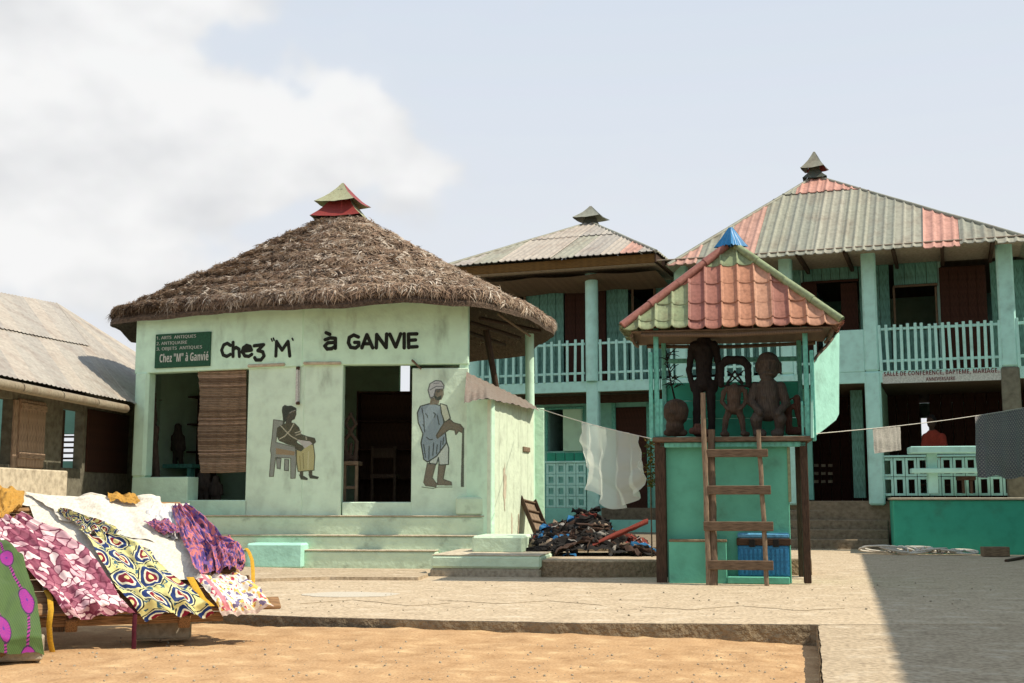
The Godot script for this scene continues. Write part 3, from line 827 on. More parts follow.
	for i in 62:
		var y := 370.5 + i * 1.66
		var m := MB.new()
		var xl := 198.0 + 1.5 * sin(i * 0.11) + rng.randf_range(-0.5, 0.5) + (2.4 * i / 62.0)
		var ww := -0.07 + 0.012 * sin(i * 0.35)
		m.tube([on(TL, xl, y + 0.3, ww), on(TL, 222, y + 0.45, ww + 0.01), on(TL, 246.2, y - 0.6, ww)], [0.0155, 0.016, 0.0155], 6)
		part(bl, "reed", m, [M.wood_pale_x, M.shutter_x, M.wood_pale_x, M.wood_brown_x][rng.randi() % 4], TL)
	# roof: a shaggy cone laid in courses
	var courses := 9
	var top := 6.72
	var low := 4.40
	var prof := func(s: float) -> Vector2:   # share of the radius, height; s from the top down
		var k := s * courses
		var saw := k - floorf(k)
		return Vector2(0.07 + 0.93 * s, lerpf(top, low, s) + 0.07 * saw - 0.02 * sin(s * PI))
	var radii := []
	for i in 121:
		var a := TAU * i / 120.0
		var r0 := 0.0
		for k in 5: r0 += eave_radius(Vector2(sin(a + (k - 2) * 0.03), cos(a + (k - 2) * 0.03))) / 5.0
		radii.append(r0)
	var spot := func(u: float, s: float) -> Vector3:
		var q: Vector2 = prof.call(s)
		var a := TAU * u
		var rr := lerpf(radii[int(floor(u * 120.0)) % 120], radii[(int(floor(u * 120.0)) + 1) % 120], fposmod(u * 120.0, 1.0))
		var lump := 0.07 * nz.get_noise_3d(sin(a) * 260.0, s * 500.0, cos(a) * 260.0)
		var dip := 0.06 * nz.get_noise_2d(sin(a) * 70.0 + 9.0, cos(a) * 70.0) * s
		return Vector3(TC.x + sin(a) * rr * q.x, q.y + lump + dip, TC.z - cos(a) * rr * q.x)
	var rm := MB.new()
	rm.grid(120, 45, func(u: float, v: float) -> Vector3: return spot.call(u, v) - Vector3(0, 0.05, 0))
	var roof := part(h, "roof", rm, M.straw_base)
	rm = MB.new()   # underside
	rm.grid(120, 6, func(u: float, v: float) -> Vector3: return spot.call(u, lerpf(0.05, 1.0, v)) - Vector3(0, 0.12, 0))
	part(h, "roof_lining", rm, M.straw_base)
	rm = MB.new()
	rm.grid(120, 2, func(u: float, v: float) -> Vector3: return spot.call(u, 1.0) - Vector3(0, lerpf(0.05, 0.12, v), 0))
	part(h, "eave_edge", rm, M.straw_base)
	# bunches of straw, four kinds, many copies
	var tones := [lin(0.30, 0.215, 0.155), lin(0.20, 0.145, 0.11), lin(0.42, 0.325, 0.24), lin(0.68, 0.60, 0.50), lin(0.085, 0.062, 0.05), lin(0.36, 0.255, 0.185)]
	var sets := [[], [], [], []]
	var tints := [[], [], [], []]
	for c in courses + 1:
		var s0 := float(c) / courses
		var count := int(120 + 2000 * s0)
		for layer in (5 if c == courses else 3):
			for i in count:
				var u := (i + rng.randf()) / count
				var s := clampf(s0 - 0.012 - (layer % 3 if layer < 3 else 0) * 0.036 - rng.randf() * 0.03, 0.012, 0.998)
				var p: Vector3 = spot.call(u, s)
				var dn: Vector3 = (spot.call(u, minf(s + 0.02, 1.0)) - spot.call(u, minf(s + 0.02, 1.0) - 0.045)).normalized()
				dn = (dn * Vector3(1, 0.0, 1)).normalized() * 0.875 + Vector3(0, -0.485, 0)
				var a := TAU * u
				var side := Vector3(cos(a), 0, sin(a))
				dn = dn.rotated(Vector3.UP, rng.randfn(0.0, 0.75))
				dn = (dn + Vector3(0, rng.randf_range(-0.16, 0.22), 0)).normalized()
				if c == courses and layer in [0, 3, 4, 5]: dn = (dn + Vector3(0, -rng.randf_range(0.0, 1.1), 0)).normalized()
				var up := side.cross(dn).normalized()
				if up.y < 0: up = -up
				var kx := rng.randf_range(0.75, 1.3)
				var kind := rng.randi() % 4
				sets[kind].append(Transform3D(Basis(dn.cross(up).normalized() * kx, up * kx, dn * kx * rng.randf_range(0.7, 1.15)), p - dn * 0.10 + up * 0.012 - Vector3(0, 0.05 if layer > 3 else 0.0, 0)))
				var t: Color = tones[[0, 0, 0, 1, 2, 2, 2, 3, 3, 4, 5, 5][rng.randi() % 12]]
				tints[kind].append(t.srgb_to_linear() * rng.randf_range(0.85, 1.15))
	for kind in 4:
		var tm2 := MB.new()
		for b in 15:
			var x := rng.randf_range(-0.1, 0.1)
			var wd := rng.randf_range(0.004, 0.011)
			var ln := rng.randf_range(0.07, 0.21)
			var y := rng.randf_range(0.0, 0.05)
			var bend := rng.randfn(0.0, 0.07)
			var curl := rng.randf_range(-0.05, 0.05)
			var sh := rng.randf_range(0.7, 1.2)
			tm2.col = Color(sh, sh, sh)
			tm2.quad(Vector3(x - wd, y, 0), Vector3(x + wd, y, 0), Vector3(x + wd + bend * 0.4, y + 0.015 + curl * 0.3, ln * 0.55), Vector3(x - wd + bend * 0.4, y + 0.02 + curl * 0.3, ln * 0.55))
			tm2.tri(Vector3(x - wd + bend * 0.4, y + 0.02 + curl * 0.3, ln * 0.55), Vector3(x + wd + bend * 0.4, y + 0.015 + curl * 0.3, ln * 0.55), Vector3(x + bend, y + curl, ln))
		var mm2 := MultiMesh.new()
		mm2.transform_format = MultiMesh.TRANSFORM_3D
		mm2.use_colors = true
		mm2.mesh = tm2.mesh()
		mm2.instance_count = sets[kind].size()
		for i in sets[kind].size():
			mm2.set_instance_transform(i, roof.global_transform.affine_inverse() * sets[kind][i])
			mm2.set_instance_color(i, tints[kind][i])
		var mi := MultiMeshInstance3D.new()
		mi.name = "thatch"
		mi.multimesh = mm2
		mi.material_override = M.straw
		mi.set_meta("kind", "stuff")
		roof.add_child(mi, true)
	# rafters under the right-hand eave, the post that carries it
	var pm := MB.new()
	pm.tube([at(529.5, 334, 22.9), at(530.5, 520, 22.9)], [0.085, 0.09], 12)
	part(h, "post", pm, g)
	pm = MB.new()
	pm.tube([at(486, 330, 21.8), at(497, 392, 21.8)], [0.06, 0.055], 8)
	part(h, "brace", pm, M.wood_dark)
	pm = MB.new()
	pm.tube([at(498, 314, 21.2), at(530, 336, 22.3)], [0.022, 0.022], 6)
	part(h, "rafter", pm, M.wood_pale)
	for q in [[480, 318, 540, 331], [470, 322, 520, 338], [462, 330, 505, 345]]:
		pm = MB.new()
		pm.tube([at(q[0], q[1], 21.4), at(q[2], q[3], 23.4)], [0.035, 0.035], 6)
		part(h, "rafter", pm, M.wood_dark)
	# two-tier tin cap on the roof
	var cp := Vector3(TC.x, 0, TC.z)
	var hl := at(341, 220, 24.0).y
	var cw: float = 24.0 / FPX
	tin_cap(h, "roof_cap", cp + Vector3(0, hl, 0), 0.62, 37 * cw, 11 * cw, 23 * cw, func(i): return [M.cap_green, M.cap_red, M.cap_green, M.cap_red][i])
	tin_cap(h, "roof_cap", cp + Vector3(0, hl + 16.5 * cw, 0), 0.5, 31 * cw, 1 * cw, 22 * cw, func(i): return [M.cap_red, M.cap_green, M.cap_green, M.cap_green][i])
	var nk := MB.new()
	nk.tube([cp + Vector3(0, hl - 0.1, 0), cp + Vector3(0, hl + 0.62, 0)], [0.3, 0.14], 8)
	part(h, "cap_neck", nk, M.cap_dark)
	front_steps(h)
	shed()
	shop_goods()

func front_steps(_h: Node3D) -> void:
	var s := thing("front_steps", "pale green worn concrete steps along the front of the thatched shop", "steps", Vector3(-3.5, 0, -19.9))
	var f := frame(gnd(380, 568.5), 6.5)
	lb(s, "step", f, on(f, 205, 551, 0) * Vector3(1, 0, 0) + Vector3(0, -0.05, -0.9), on(f, 436, 551, 0) * Vector3(1, 0, 0) + Vector3(0, 0.275, 0.0), M.step_green, 0.03)
	lb(s, "step", f, on(f, 150, 536, -0.26) * Vector3(1, 0, 0) + Vector3(0, 0.2, -0.95), on(f, 476, 536, -0.26) * Vector3(1, 0, 0) + Vector3(0, 0.507, -0.26), M.step_green, 0.03)
	lb(s, "step", f, on(f, 120, 516, -0.5) * Vector3(1, 0, 0) + Vector3(0, 0.4, -1.0), on(f, 489, 516, -0.5) * Vector3(1, 0, 0) + Vector3(0, 0.825, -0.5), M.step_green, 0.03)
	for q in [[205, 436, 551, 0.0, 0.275], [150, 476, 536, -0.26, 0.507], [120, 489, 516, -0.5, 0.825]]:
		lb(s, "tread", f, Vector3(on(f, q[0], q[2], q[3]).x + 0.005, q[4] + 0.001, q[3] - 0.42), Vector3(on(f, q[1], q[2], q[3]).x - 0.005, q[4] + 0.02, q[3] + 0.012), M.cream_plaster, 0.006)
	# landing that juts out on the right, with its bare concrete foot
	var g := frame(gnd(541, 577.5), 9.0)
	lb(s, "landing", g, on(g, 431, 560, 0) * Vector3(1, 0, 0) + Vector3(0, 0.12, -2.4), Vector3(0, 0.3, 0.0), M.step_green, 0.03)
	lb(s, "tread", g, on(g, 431, 560, 0) * Vector3(1, 0, 0) + Vector3(0.01, 0.301, -2.3), Vector3(-0.01, 0.312, -0.01), M.cream_plaster, 0.006)
	lb(s, "landing_foot", g, on(g, 429, 560, 0) * Vector3(1, 0, 0) + Vector3(0.01, -0.05, -2.3), Vector3(-0.008, 0.12, -0.012), M.block_grey, 0.03)
	bx(s, "block", frame(gnd(523, 553, 0.3), 8), 472, 523, 536, 553.5, -1.2, 0.0, M.step_green, 0.03)
	lb(s, "block", f, Vector3(on(f, 455.5, 508, -0.51).x, 0.846, -0.8), Vector3(on(f, 489, 508, -0.51).x, on(f, 472, 497, -0.51).y, -0.51), M.step_green, 0.03)
	var q := gnd(302, 568.5)
	var lf := frame(q, 4)
	var m := MB.new()
	m.box(Vector3(on(lf, 246, 555, 0).x, 0.0, -1.3), Vector3(0, 0.40, 0.0), 0.03)
	single("low_wall", "low turquoise wall end beside the shop steps", "low wall", m, M.turquoise, lf)

func shed() -> void:
	var s := thing("shed", "pale green plank shed with a bent rusty tin roof beside the thatched shop", "shed", at(500, 536, 19.6) * Vector3(1, 0, 1))
	var s0 := at(466, 500, 20.33)
	var s1 := at(491, 500, 19.95)
	var s2 := at(534, 500, 22.9)
	var ff := frame(s0, rad_to_deg(atan2(s1.z - s0.z, s1.x - s0.x)))
	var fw := Vector2(s1.x - s0.x, s1.z - s0.z).length()
	lb(s, "wall", ff, Vector3(0, 0.28, -0.1), Vector3(fw, 2.78, 0), M.wall_green, 0.012)
	var fs := frame(s1, rad_to_deg(atan2(s2.z - s1.z, s2.x - s1.x)))
	var ls := Vector2(s2.x - s1.x, s2.z - s1.z).length()
	var n := 6
	for i in n:
		var m := MB.new()
		var x0 := ls * i / n + 0.006
		var x1 := ls * (i + 1) / n - 0.006
		m.box(Vector3(x0, 0.3, -0.07), Vector3(x1, 2.76 + 0.015 * i, 0.004 * (i % 3)), 0.007)
		part(s, "board", m, M.shed_green, fs)
	for q in [[0.28, 1.35, 0.1, 0.75], [0.44, 0.6, 0.05, 0.5], [0.60, 0.55, 0.04, 0.6]]:   # paint flaked down to the wood
		var pl := PackedVector2Array()
		for k in 18:
			var a := TAU * k / 18.0
			var r := 1.0 + 0.7 * nz.get_noise_2d(k * 90.0, q[0] * 900.0)
			pl.append(Vector2(ls * q[0] + cos(a) * q[2] * r, q[1] + sin(a) * q[3] * 0.5 * r))
		var m := MB.new()
		m.prism(pl, 0.009, 0.0115)
		part(s, "bare_patch", m, M.cream_plaster, fs)
	lb(s, "latch", fs, Vector3(ls * 0.7, 1.98, 0.0), Vector3(ls * 0.86, 2.07, 0.035), M.wood_pale_x)
	lb(s, "wall", frame(at(534, 500, 23.0), 0), Vector3(0, 0.25, -0.15), Vector3(0.2, 2.85, 0), M.wall_green, 0.012)
	var far0 := at(466.5, 372, 20.25)
	var far1 := at(534, 404, 23.2)
	var near0 := at(464, 402.5, 19.6)
	var near1 := at(489, 398.5, 19.5)
	var near2 := at(539, 410.5, 22.5)
	var m := MB.new()
	m.grid(60, 6, func(u: float, v: float) -> Vector3:
		var a := far0.lerp(far1, u)
		var b := near0.lerp(near1, u / 0.3) if u < 0.3 else near1.lerp(near2, (u - 0.3) / 0.7)
		return a.lerp(b, v) + Vector3(0, 0.009 * sin(u * 75.0) + 0.03 * nz.get_noise_2d(u * 300.0, v * 120.0) * v, 0))
	part(s, "roof_sheet", m, M.tin_rust)

# ---------------------------------------------------------------- carving: smooth unions of tapered rods, meshed as surface nets
func blob(caps: Array, cell: float, k := 0.03, rough := 0.0) -> ArrayMesh:
	var lo := Vector3.ONE * 1e9
	var hi := -lo
	for c in caps:
		var r := maxf(c[2], c[3]) + k + cell * 2.0
		for q in [c[0], c[1]]:
			lo = lo.min(q - Vector3.ONE * r); hi = hi.max(q + Vector3.ONE * r)
	var nx := int(ceil((hi.x - lo.x) / cell)) + 1
	var ny := int(ceil((hi.y - lo.y) / cell)) + 1
	var nw := int(ceil((hi.z - lo.z) / cell)) + 1
	var f := PackedFloat32Array()
	f.resize(nx * ny * nw)
	f.fill(1.0)
	for c in caps:
		var a: Vector3 = c[0]
		var d: Vector3 = c[1] - a
		var dd := maxf(d.length_squared(), 1e-9)
		var r0: float = c[2]
		var r1: float = c[3]
		var rr := maxf(r0, r1) + k + cell * 1.5
		var b0 := (a.min(c[1]) - Vector3.ONE * rr - lo) / cell
		var b1 := (a.max(c[1]) + Vector3.ONE * rr - lo) / cell
		for z in range(maxi(0, int(b0.z)), mini(nw, int(b1.z) + 2)):
			for y in range(maxi(0, int(b0.y)), mini(ny, int(b1.y) + 2)):
				for x in range(maxi(0, int(b0.x)), mini(nx, int(b1.x) + 2)):
					var p := lo + Vector3(x, y, z) * cell
					var t := clampf((p - a).dot(d) / dd, 0.0, 1.0)
					var s := (p - a - d * t).length() - lerpf(r0, r1, t)
					var i := x + nx * (y + ny * z)
					var o := f[i]
					var h := clampf(0.5 + 0.5 * (o - s) / k, 0.0, 1.0)
					f[i] = lerpf(o, s, h) - k * h * (1.0 - h)
	var mb := MB.new()
	var id := PackedInt32Array()
	id.resize(nx * ny * nw)
	id.fill(-1)
	for z in nw - 1:
		for y in ny - 1:
			for x in nx - 1:
				var i := x + nx * (y + ny * z)
				var sum := Vector3.ZERO
				var cnt := 0
				var first := f[i] < 0.0
				var mixed := false
				for c in range(1, 8):
					if (f[i + (c & 1) + nx * ((c >> 1) & 1) + nx * ny * (c >> 2)] < 0.0) != first:
						mixed = true
						break
				if not mixed: continue
				for e in 12:
					var ax := e >> 2
					var o1 := e & 1
					var o2 := (e >> 1) & 1
					var p0 := Vector3i.ZERO
					p0[(ax + 1) % 3] = o1; p0[(ax + 2) % 3] = o2
					var p1 := p0
					p1[ax] = 1
					var v0 := f[i + p0.x + nx * p0.y + nx * ny * p0.z]
					var v1 := f[i + p1.x + nx * p1.y + nx * ny * p1.z]
					if (v0 < 0.0) != (v1 < 0.0):
						sum += Vector3(p0).lerp(Vector3(p1), v0 / (v0 - v1)); cnt += 1
				var q := lo + (Vector3(x, y, z) + sum / cnt) * cell
				if rough > 0.0: q += Vector3(nz.get_noise_3d(q.x * 900, q.y * 900, q.z * 900), nz.get_noise_3d(q.y * 900, q.z * 900, q.x * 900), nz.get_noise_3d(q.z * 900 + 9, q.x * 900, q.y * 900)) * rough
				id[i] = mb.vert(q)
	for z in range(1, nw - 1):
		for y in range(1, ny - 1):
			for x in range(1, nx - 1):
				var i := x + nx * (y + ny * z)
				for ax in 3:
					var st: int = [1, nx, nx * ny][ax]
					var s1: int = [nx, nx * ny, 1][ax]
					var s2: int = [nx * ny, 1, nx][ax]
					if (f[i] < 0.0) != (f[i + st] < 0.0):
						var q := [id[i], id[i - s1], id[i - s1 - s2], id[i - s2]]
						if q.min() < 0: continue
						if f[i] < 0.0: q.reverse()
						mb.ix.append_array(PackedInt32Array([q[0], q[1], q[2], q[0], q[2], q[3]]))
	return mb.mesh()
# rods given in pixels on a front: x0, y0, x1, y1, r0, r1 and how far out each end stands
func carved(f: Transform3D, w: float, rods: Array, cell: float, k := 0.025, rough := 0.011) -> ArrayMesh:
	var caps := []
	for q in rods:
		var a := on(f, q[0], q[1], w)
		var b := on(f, q[2], q[3], w)
		var m := (on(f, q[0] + 1.0, q[1], w).x - a.x)
		caps.append([a + Vector3(0, 0, q[6] if q.size() > 6 else 0.0), b + Vector3(0, 0, q[7] if q.size() > 7 else 0.0), q[4] * m, q[5] * m])
	return blob(caps, cell, k, rough)

func shop_goods() -> void:
	# carvings and furniture that show in the two openings
	single("carved_post", "tall twisted wooden carving standing at the left edge of the shop's blind opening", "carving", carved(TL, -0.5, [[152, 374, 153, 420, 2.4, 3.4], [153, 420, 150, 482, 3.0, 3.6], [153, 420, 157, 482, 2.6, 3.0], [148, 425, 149, 450, 2.2, 2.4], [157, 428, 156, 440, 2.0, 2.0]], 0.025), M.carved_mid, TL)
	var b := thing("bench", "teal painted bench inside the shop behind the reed blind opening", "bench", TL * (on(TL, 175, 500, -2.2) * Vector3(1, 0, 1)) + Vector3(0, FLOOR_T, 0))
	bx(b, "seat", TL, 155, 192, 464, 468, -2.9, -2.2, M.kiosk_paint)
	bx(b, "leg", TL, 158, 162, 468, 506, -2.4, -2.25, M.kiosk_paint)
	bx(b, "leg", TL, 186, 190, 468, 506, -2.4, -2.25, M.kiosk_paint)
	for q in [[204, 500, 1.0, "taller dark wooden figure standing on the shop floor below the reed blind"], [216, 503, 0.72, "shorter dark wooden figure standing on the shop floor below the reed blind"], [178, 464, 1.1, "dark wooden figure standing on the teal bench in the shop"]]:
		var s: float = q[2]
		var x: float = q[0]
		var y: float = q[1]
		single("carved_figure", q[3], "carving", carved(TL, -1.1 if y > 480 else -2.4, [[x - 3, y, x - 2, y - 14 * s, 2.0, 2.6], [x + 3, y, x + 2, y - 14 * s, 2.0, 2.6], [x, y - 14 * s, x, y - 26 * s, 4.6, 4.2], [x - 5, y - 25 * s, x - 6, y - 13 * s, 1.6, 1.4], [x + 5, y - 25 * s, x + 6, y - 13 * s, 1.6, 1.4], [x, y - 30 * s, x, y - 34 * s, 3.2, 3.0]], 0.03), M.carved_grey, TL, "dark figures inside the shop")
	var st := thing("stool", "wooden stool carrying a carving just inside the shop doorway", "stool", TR * (on(TR, 349, 502, -0.5) * Vector3(1, 0, 1)) + Vector3(0, FLOOR_T, 0))
	bx(st, "seat", TR, 341, 358, 461, 465, -0.9, -0.45, M.wood_pale_x)
	for x in [342.5, 354.5]: bx(st, "leg", TR, x, x + 3, 465, 508, -0.56, -0.47, M.wood_pale)
	bx(st, "rail", TR, 345.5, 354.5, 486, 489, -0.54, -0.5, M.wood_pale_x)
	single("openwork_carving", "pierced wooden carving of linked loops standing on the doorway stool", "carving", carved(TR, -0.66, [[346, 460, 345, 440, 2.6, 2.0], [355, 460, 357, 442, 2.4, 2.0], [345, 440, 352, 430, 2.0, 1.8], [357, 442, 350, 432, 2.0, 1.8], [351, 431, 345, 424, 1.8, 1.8], [351, 431, 356, 424, 1.8, 1.6], [345, 424, 351, 414, 1.8, 1.6], [356, 424, 350, 414, 1.6, 1.6], [347, 458, 356, 458, 2.6, 2.6], [350, 458, 351, 444, 2.2, 1.6]], 0.016, 0.012), M.carved_mid, TR)
	for q in [[TR, 356.0, 416.0, -3.3, "added dark shelf unit that darkens the view into the shop doorway"], [TL, 148.0, 206.0, -3.0, "added dark shelf unit that darkens the shop opening behind the teal bench"]]:
		var f: Transform3D = q[0]
		var x0 := on(f, q[1], 440, q[3]).x
		var x1 := on(f, q[2], 440, q[3]).x
		var sh := thing("darkening_shelf", q[4], "shelf", f * Vector3((x0 + x1) / 2, FLOOR_T, q[3]))  # added dark shelving that hides the lit inner wall and darkens the opening
		lb(sh, "back_panel", f, Vector3(x0, FLOOR_T, q[3] - 0.4), Vector3(x1, 3.25, q[3] - 0.37), M.wood_dark)
		for x in [x0, x1 - 0.03]: lb(sh, "side", f, Vector3(x, FLOOR_T, q[3] - 0.37), Vector3(x + 0.03, 3.25, q[3]), M.wood_dark)
		for i in 5: lb(sh, "shelf", f, Vector3(x0 + 0.03, FLOOR_T + 0.1 + i * 0.57, q[3] - 0.37), Vector3(x1 - 0.03, FLOOR_T + 0.13 + i * 0.57, q[3] - 0.005), M.wood_dark_x)
	var c := thing("chair", "old wooden chair in the dark of the shop doorway", "chair", TR * (on(TR, 382, 498, -2.3) * Vector3(1, 0, 1)) + Vector3(0, FLOOR_T, 0))
	bx(c, "seat", TR, 370, 396, 474, 478, -2.9, -2.3, M.carved_mid)
	bx(c, "backrest", TR, 371, 395, 448, 458, -2.92, -2.85, M.carved_mid)
	for x in [370.5, 393.0]:
		bx(c, "leg", TR, x, x + 2.6, 478, 507, -2.36, -2.3, M.carved_mid)
		bx(c, "leg", TR, x, x + 2.6, 446, 507, -2.92, -2.86, M.carved_mid)

# ---------------------------------------------------------------- the balcony house, in two roofs
var R: Transform3D
func fill_boards(h: Node3D, x0: float, x1: float, y0: float, y1: float, w: float, wide := 0.24) -> void:
	var a := on(R, x0, y0, w)
	var b := on(R, x1, y1, w)
	var n := maxi(1, int(roundf((b.x - a.x) / wide)))
	var ya := on(R, (x0 + x1) / 2, y1, w).y
	var yb := on(R, (x0 + x1) / 2, y0, w).y
	for i in n:
		var l := lerpf(a.x, b.x, float(i) / n) + 0.004
		var r := lerpf(a.x, b.x, float(i + 1) / n) - 0.004
		var off := 0.012 * (i % 2) + rng.randf() * 0.006
		lb(h, "board", R, Vector3(l, ya, w - 0.05), Vector3(r, yb, w - 0.012 + off), [M.teal_board, M.teal_board_b][rng.randi() % 2], 0.006)
func pickets(h: Node3D, xs: Array, y0: Callable, base: float, high: float, mt: Material) -> void:
	for x in xs:
		var q := on(R, x, y0.call(x), 0.05)
		var pk := lb(h, "picket", R, Vector3(q.x - 0.034, base + rng.randf_range(-0.01, 0.01), 0.03), Vector3(q.x + 0.034, base + high + rng.randf_range(-0.03, 0.03), 0.055), mt, 0.006)
		pk.rotate_object_local(Vector3(0, 0, 1), rng.randfn(0.0, 0.012))
func lattice(h: Node3D, x0: float, x1: float, y0: float, y1: float, nx: int, ny: int, w: float, mt: Material, rim := 0.26) -> void:
	var a := on(R, x0, (y0 + y1) / 2, w).x
	var b := on(R, x1, (y0 + y1) / 2, w).x
	var lo := on(R, (x0 + x1) / 2, y1, w).y
	var hi := on(R, (x0 + x1) / 2, y0, w).y
	var cw := (b - a) / nx
	var chh := (hi - lo) / ny
	var m := MB.new()
	var g := 0.006
	var r := rim * cw * 0.5
	m.box(Vector3(g, g, -0.06), Vector3(r, chh - g, 0.06), 0.006)
	m.box(Vector3(cw - r, g, -0.06), Vector3(cw - g, chh - g, 0.06), 0.006)
	m.box(Vector3(r, g, -0.058), Vector3(cw - r, r, 0.058), 0.006)
	m.box(Vector3(r, chh - r, -0.058), Vector3(cw - r, chh - g, 0.058), 0.006)
	var me := m.mesh()
	for j in ny:
		for i in nx: part(h, "block", me, mt, R * Transform3D(Basis(), Vector3(a + cw * i, lo + chh * j, w - 0.06)))
func window(h: Node3D, nm: String, x0: float, x1: float, y0: float, y1: float, w: float, glazed: bool, rim: Material) -> void:   # frame round an opening
	var o := bx(h, nm, R, x0 - 1.6, x1 + 1.6, y0 - 1.8, y0 + 0.4, w, w + 0.05, rim, 0.006)
	for q in [[x0 - 1.6, x0 + 0.6], [x1 - 0.6, x1 + 1.6]]:
		bx(o, "frame", R, q[0], q[1], y0 + 0.4, y1, w, w + 0.05, rim, 0.006)
	if glazed: bx(o, "pane", R, x0 + 0.6, x1 - 0.6, y0 + 0.4, y1, w + 0.01, w + 0.016, M.glass, 0.001)

func balcony_house() -> void:
	R = frame(at(870, 500, 28.0), 20.0)
	var yb := on(R, 870, 383, 0).y      # underside of the balcony beam
	var yf := on(R, 870, 371.5, 0).y    # balcony floor
	var ye := on(R, 870, 252, 1.0).y    # eave
	var fl := 1.08
	var lx := func(px: float, w := 0.0, py := 380.0) -> float: return on(R, px, py, w).x
	var tl: Material = M.teal_light
	# ---- the wing with the large roof
	var h := thing("balcony_house", "turquoise two-storey balcony house under a grey and salmon tin roof", "house", R.origin)
	var xa: float = lx.call(661.0)
	var xb: float = lx.call(1100.0)
	lb(h, "floor", R, Vector3(xa, 0.0, -7.0), Vector3(xb, fl, -0.1), M.step_grey)
	lb(h, "balcony_floor", R, Vector3(xa, yb + 0.03, -7.0), Vector3(xb, yf, -0.06), M.wood_brown)
	var beam := lb(h, "beam", R, Vector3(xa, yb, -0.05), Vector3(xb, yf, 0.03), tl)
	for q in [[674, 686], [779, 792], [862, 876.5], [998, 1015]]:
		var c: float = lx.call((q[0] + q[1]) / 2.0, 0.06, 300.0)
		var hw: float = (lx.call(float(q[1]), 0.06, 300.0) - lx.call(float(q[0]), 0.06, 300.0)) / 2.0
		lb(h, "pillar", R, Vector3(c - hw, yf, -0.25), Vector3(c + hw, ye + 0.25, 0.07), tl, 0.04)
		lb(h, "pillar", R, Vector3(c - hw * 1.1, fl - 0.1, -0.25), Vector3(c + hw * 1.1, yf - 0.004, 0.075), M.grey_plaster if q[0] > 990 else tl, 0.04)
	# balustrade
	var bays := [[663, 672, 2], [690, 778, 11], [794, 836, 5], [880, 1000, 18], [1018, 1060, 6]]
	for q in bays:
		var xs := []
		for i in q[2]: xs.append(lerpf(q[0] + 0.5, q[1] - 0.5, float(i) / (q[2] - 1)))
		pickets(h, xs, func(_x): return 345.0, yf - 0.01, 1.08, tl)
		for y in [0.2, 0.95]:
			lb(h, "rail", R, Vector3(lx.call(float(q[0]) - 2, 0.0, 345.0), yf + y, -0.02), Vector3(lx.call(float(q[1]) + 2, 0.0, 345.0), yf + y + 0.06, 0.028), tl, 0.006)
	bx(h, "balcony_panel", R, 836, 864, 330, 372, -0.03, 0.04, tl)
	# upper wall, its doors and windows, boards between them
	var w := -1.5
	fill_boards(h, 655, 803, 256, 374, w)
	fill_boards(h, 858, 893, 262, 374, w)
	fill_boards(h, 893, 938, 262, 284, w); fill_boards(h, 893, 938, 330, 374, w)
	fill_boards(h, 989, 1100, 258, 374, w)
	fill_boards(h, 803, 858, 262, 281, w)
	lb(h, "wall", R, Vector3(xa, yf, -7.1), Vector3(xb, ye + 0.3, -7.0), M.room_plaster)
	for x in [xa + 0.1, lx.call(800.0, w, 330.0), lx.call(939.0, w, 330.0), xb - 0.12]: lb(h, "wall", R, Vector3(x, yf, -7.0), Vector3(x + 0.1, ye + 0.3, w - 0.06), M.room_plaster)
	lb(h, "ceiling", R, Vector3(xa + 0.1, ye + 0.19, -7.0), Vector3(xb - 0.5, ye + 0.22, w - 0.06), M.wood_brown_x)
	window(h, "doorway", 804, 857, 282, 374, w, false, M.door_brown)
	bx(h, "door", R, 842, 857, 283, 374, w + 0.0, w + 0.06, M.door_brown)
	bx(h, "door", R, 804, 818, 283, 374, w + 0.0, w + 0.06, M.door_brown)
	window(h, "window", 895, 936, 286, 330, w, false, M.wood_brown)
	bx(h, "door", R, 941, 988, 266, 374, w - 0.05, w + 0.03, M.door_brown)
	for i in 5: bx(h, "door_board", R, 942.0 + i * 9.2, 950.6 + i * 9.2, 267, 374, w + 0.031, w + 0.045, M.door_brown, 0.004)
		# soffit
	lb(h, "soffit", R, Vector3(xa, ye + 0.16, -1.6), Vector3(xb - 0.5, ye + 0.19, 0.86), M.tin_under)
	for i in 9:
		var x := lerpf(xa + 0.3, xb - 1.0, i / 8.0)
		lb(h, "rafter", R, Vector3(x - 0.04, ye + 0.03, -1.5), Vector3(x + 0.04, ye + 0.155, 0.85), M.wood_dark)
	# lettering on the beam
	bx(beam, "sign_board", R, 882.5, 1001, 371.6, 381.8, 0.031, 0.036, M.paint_white, 0.001)
	text(beam, "lettering", "SALLE DE CONFERENCE, BAPTEME, MARIAGE...", R, 884, 1002, 371.8, 377.0, 0.038, M.paint_red, true)
	text(beam, "lettering", "ANNIVERSAIRE", R, 926, 955, 377.4, 381.0, 0.038, M.paint_red, true)
	# ground floor: deep dark room behind the lattice
	lb(h, "wall", R, Vector3(xa, fl, -7.1), Vector3(lx.call(921.5, -7.0, 430.0), yb + 0.03, -7.0), M.room_plaster)
	lb(h, "wall", R, Vector3(lx.call(929.0, -7.0, 430.0), fl, -7.1), Vector3(xb, yb + 0.03, -7.0), M.room_plaster)
	var wy0 := on(R, 925, 441, -7.0).y
	var wy1 := on(R, 925, 418, -7.0).y
	lb(h, "wall", R, Vector3(lx.call(921.5, -7.0, 430.0), fl, -7.1), Vector3(lx.call(929.0, -7.0, 430.0), wy0, -7.0), M.room_plaster)
	lb(h, "wall", R, Vector3(lx.call(921.5, -7.0, 430.0), wy1, -7.1), Vector3(lx.call(929.0, -7.0, 430.0), yb + 0.03, -7.0), M.room_plaster)
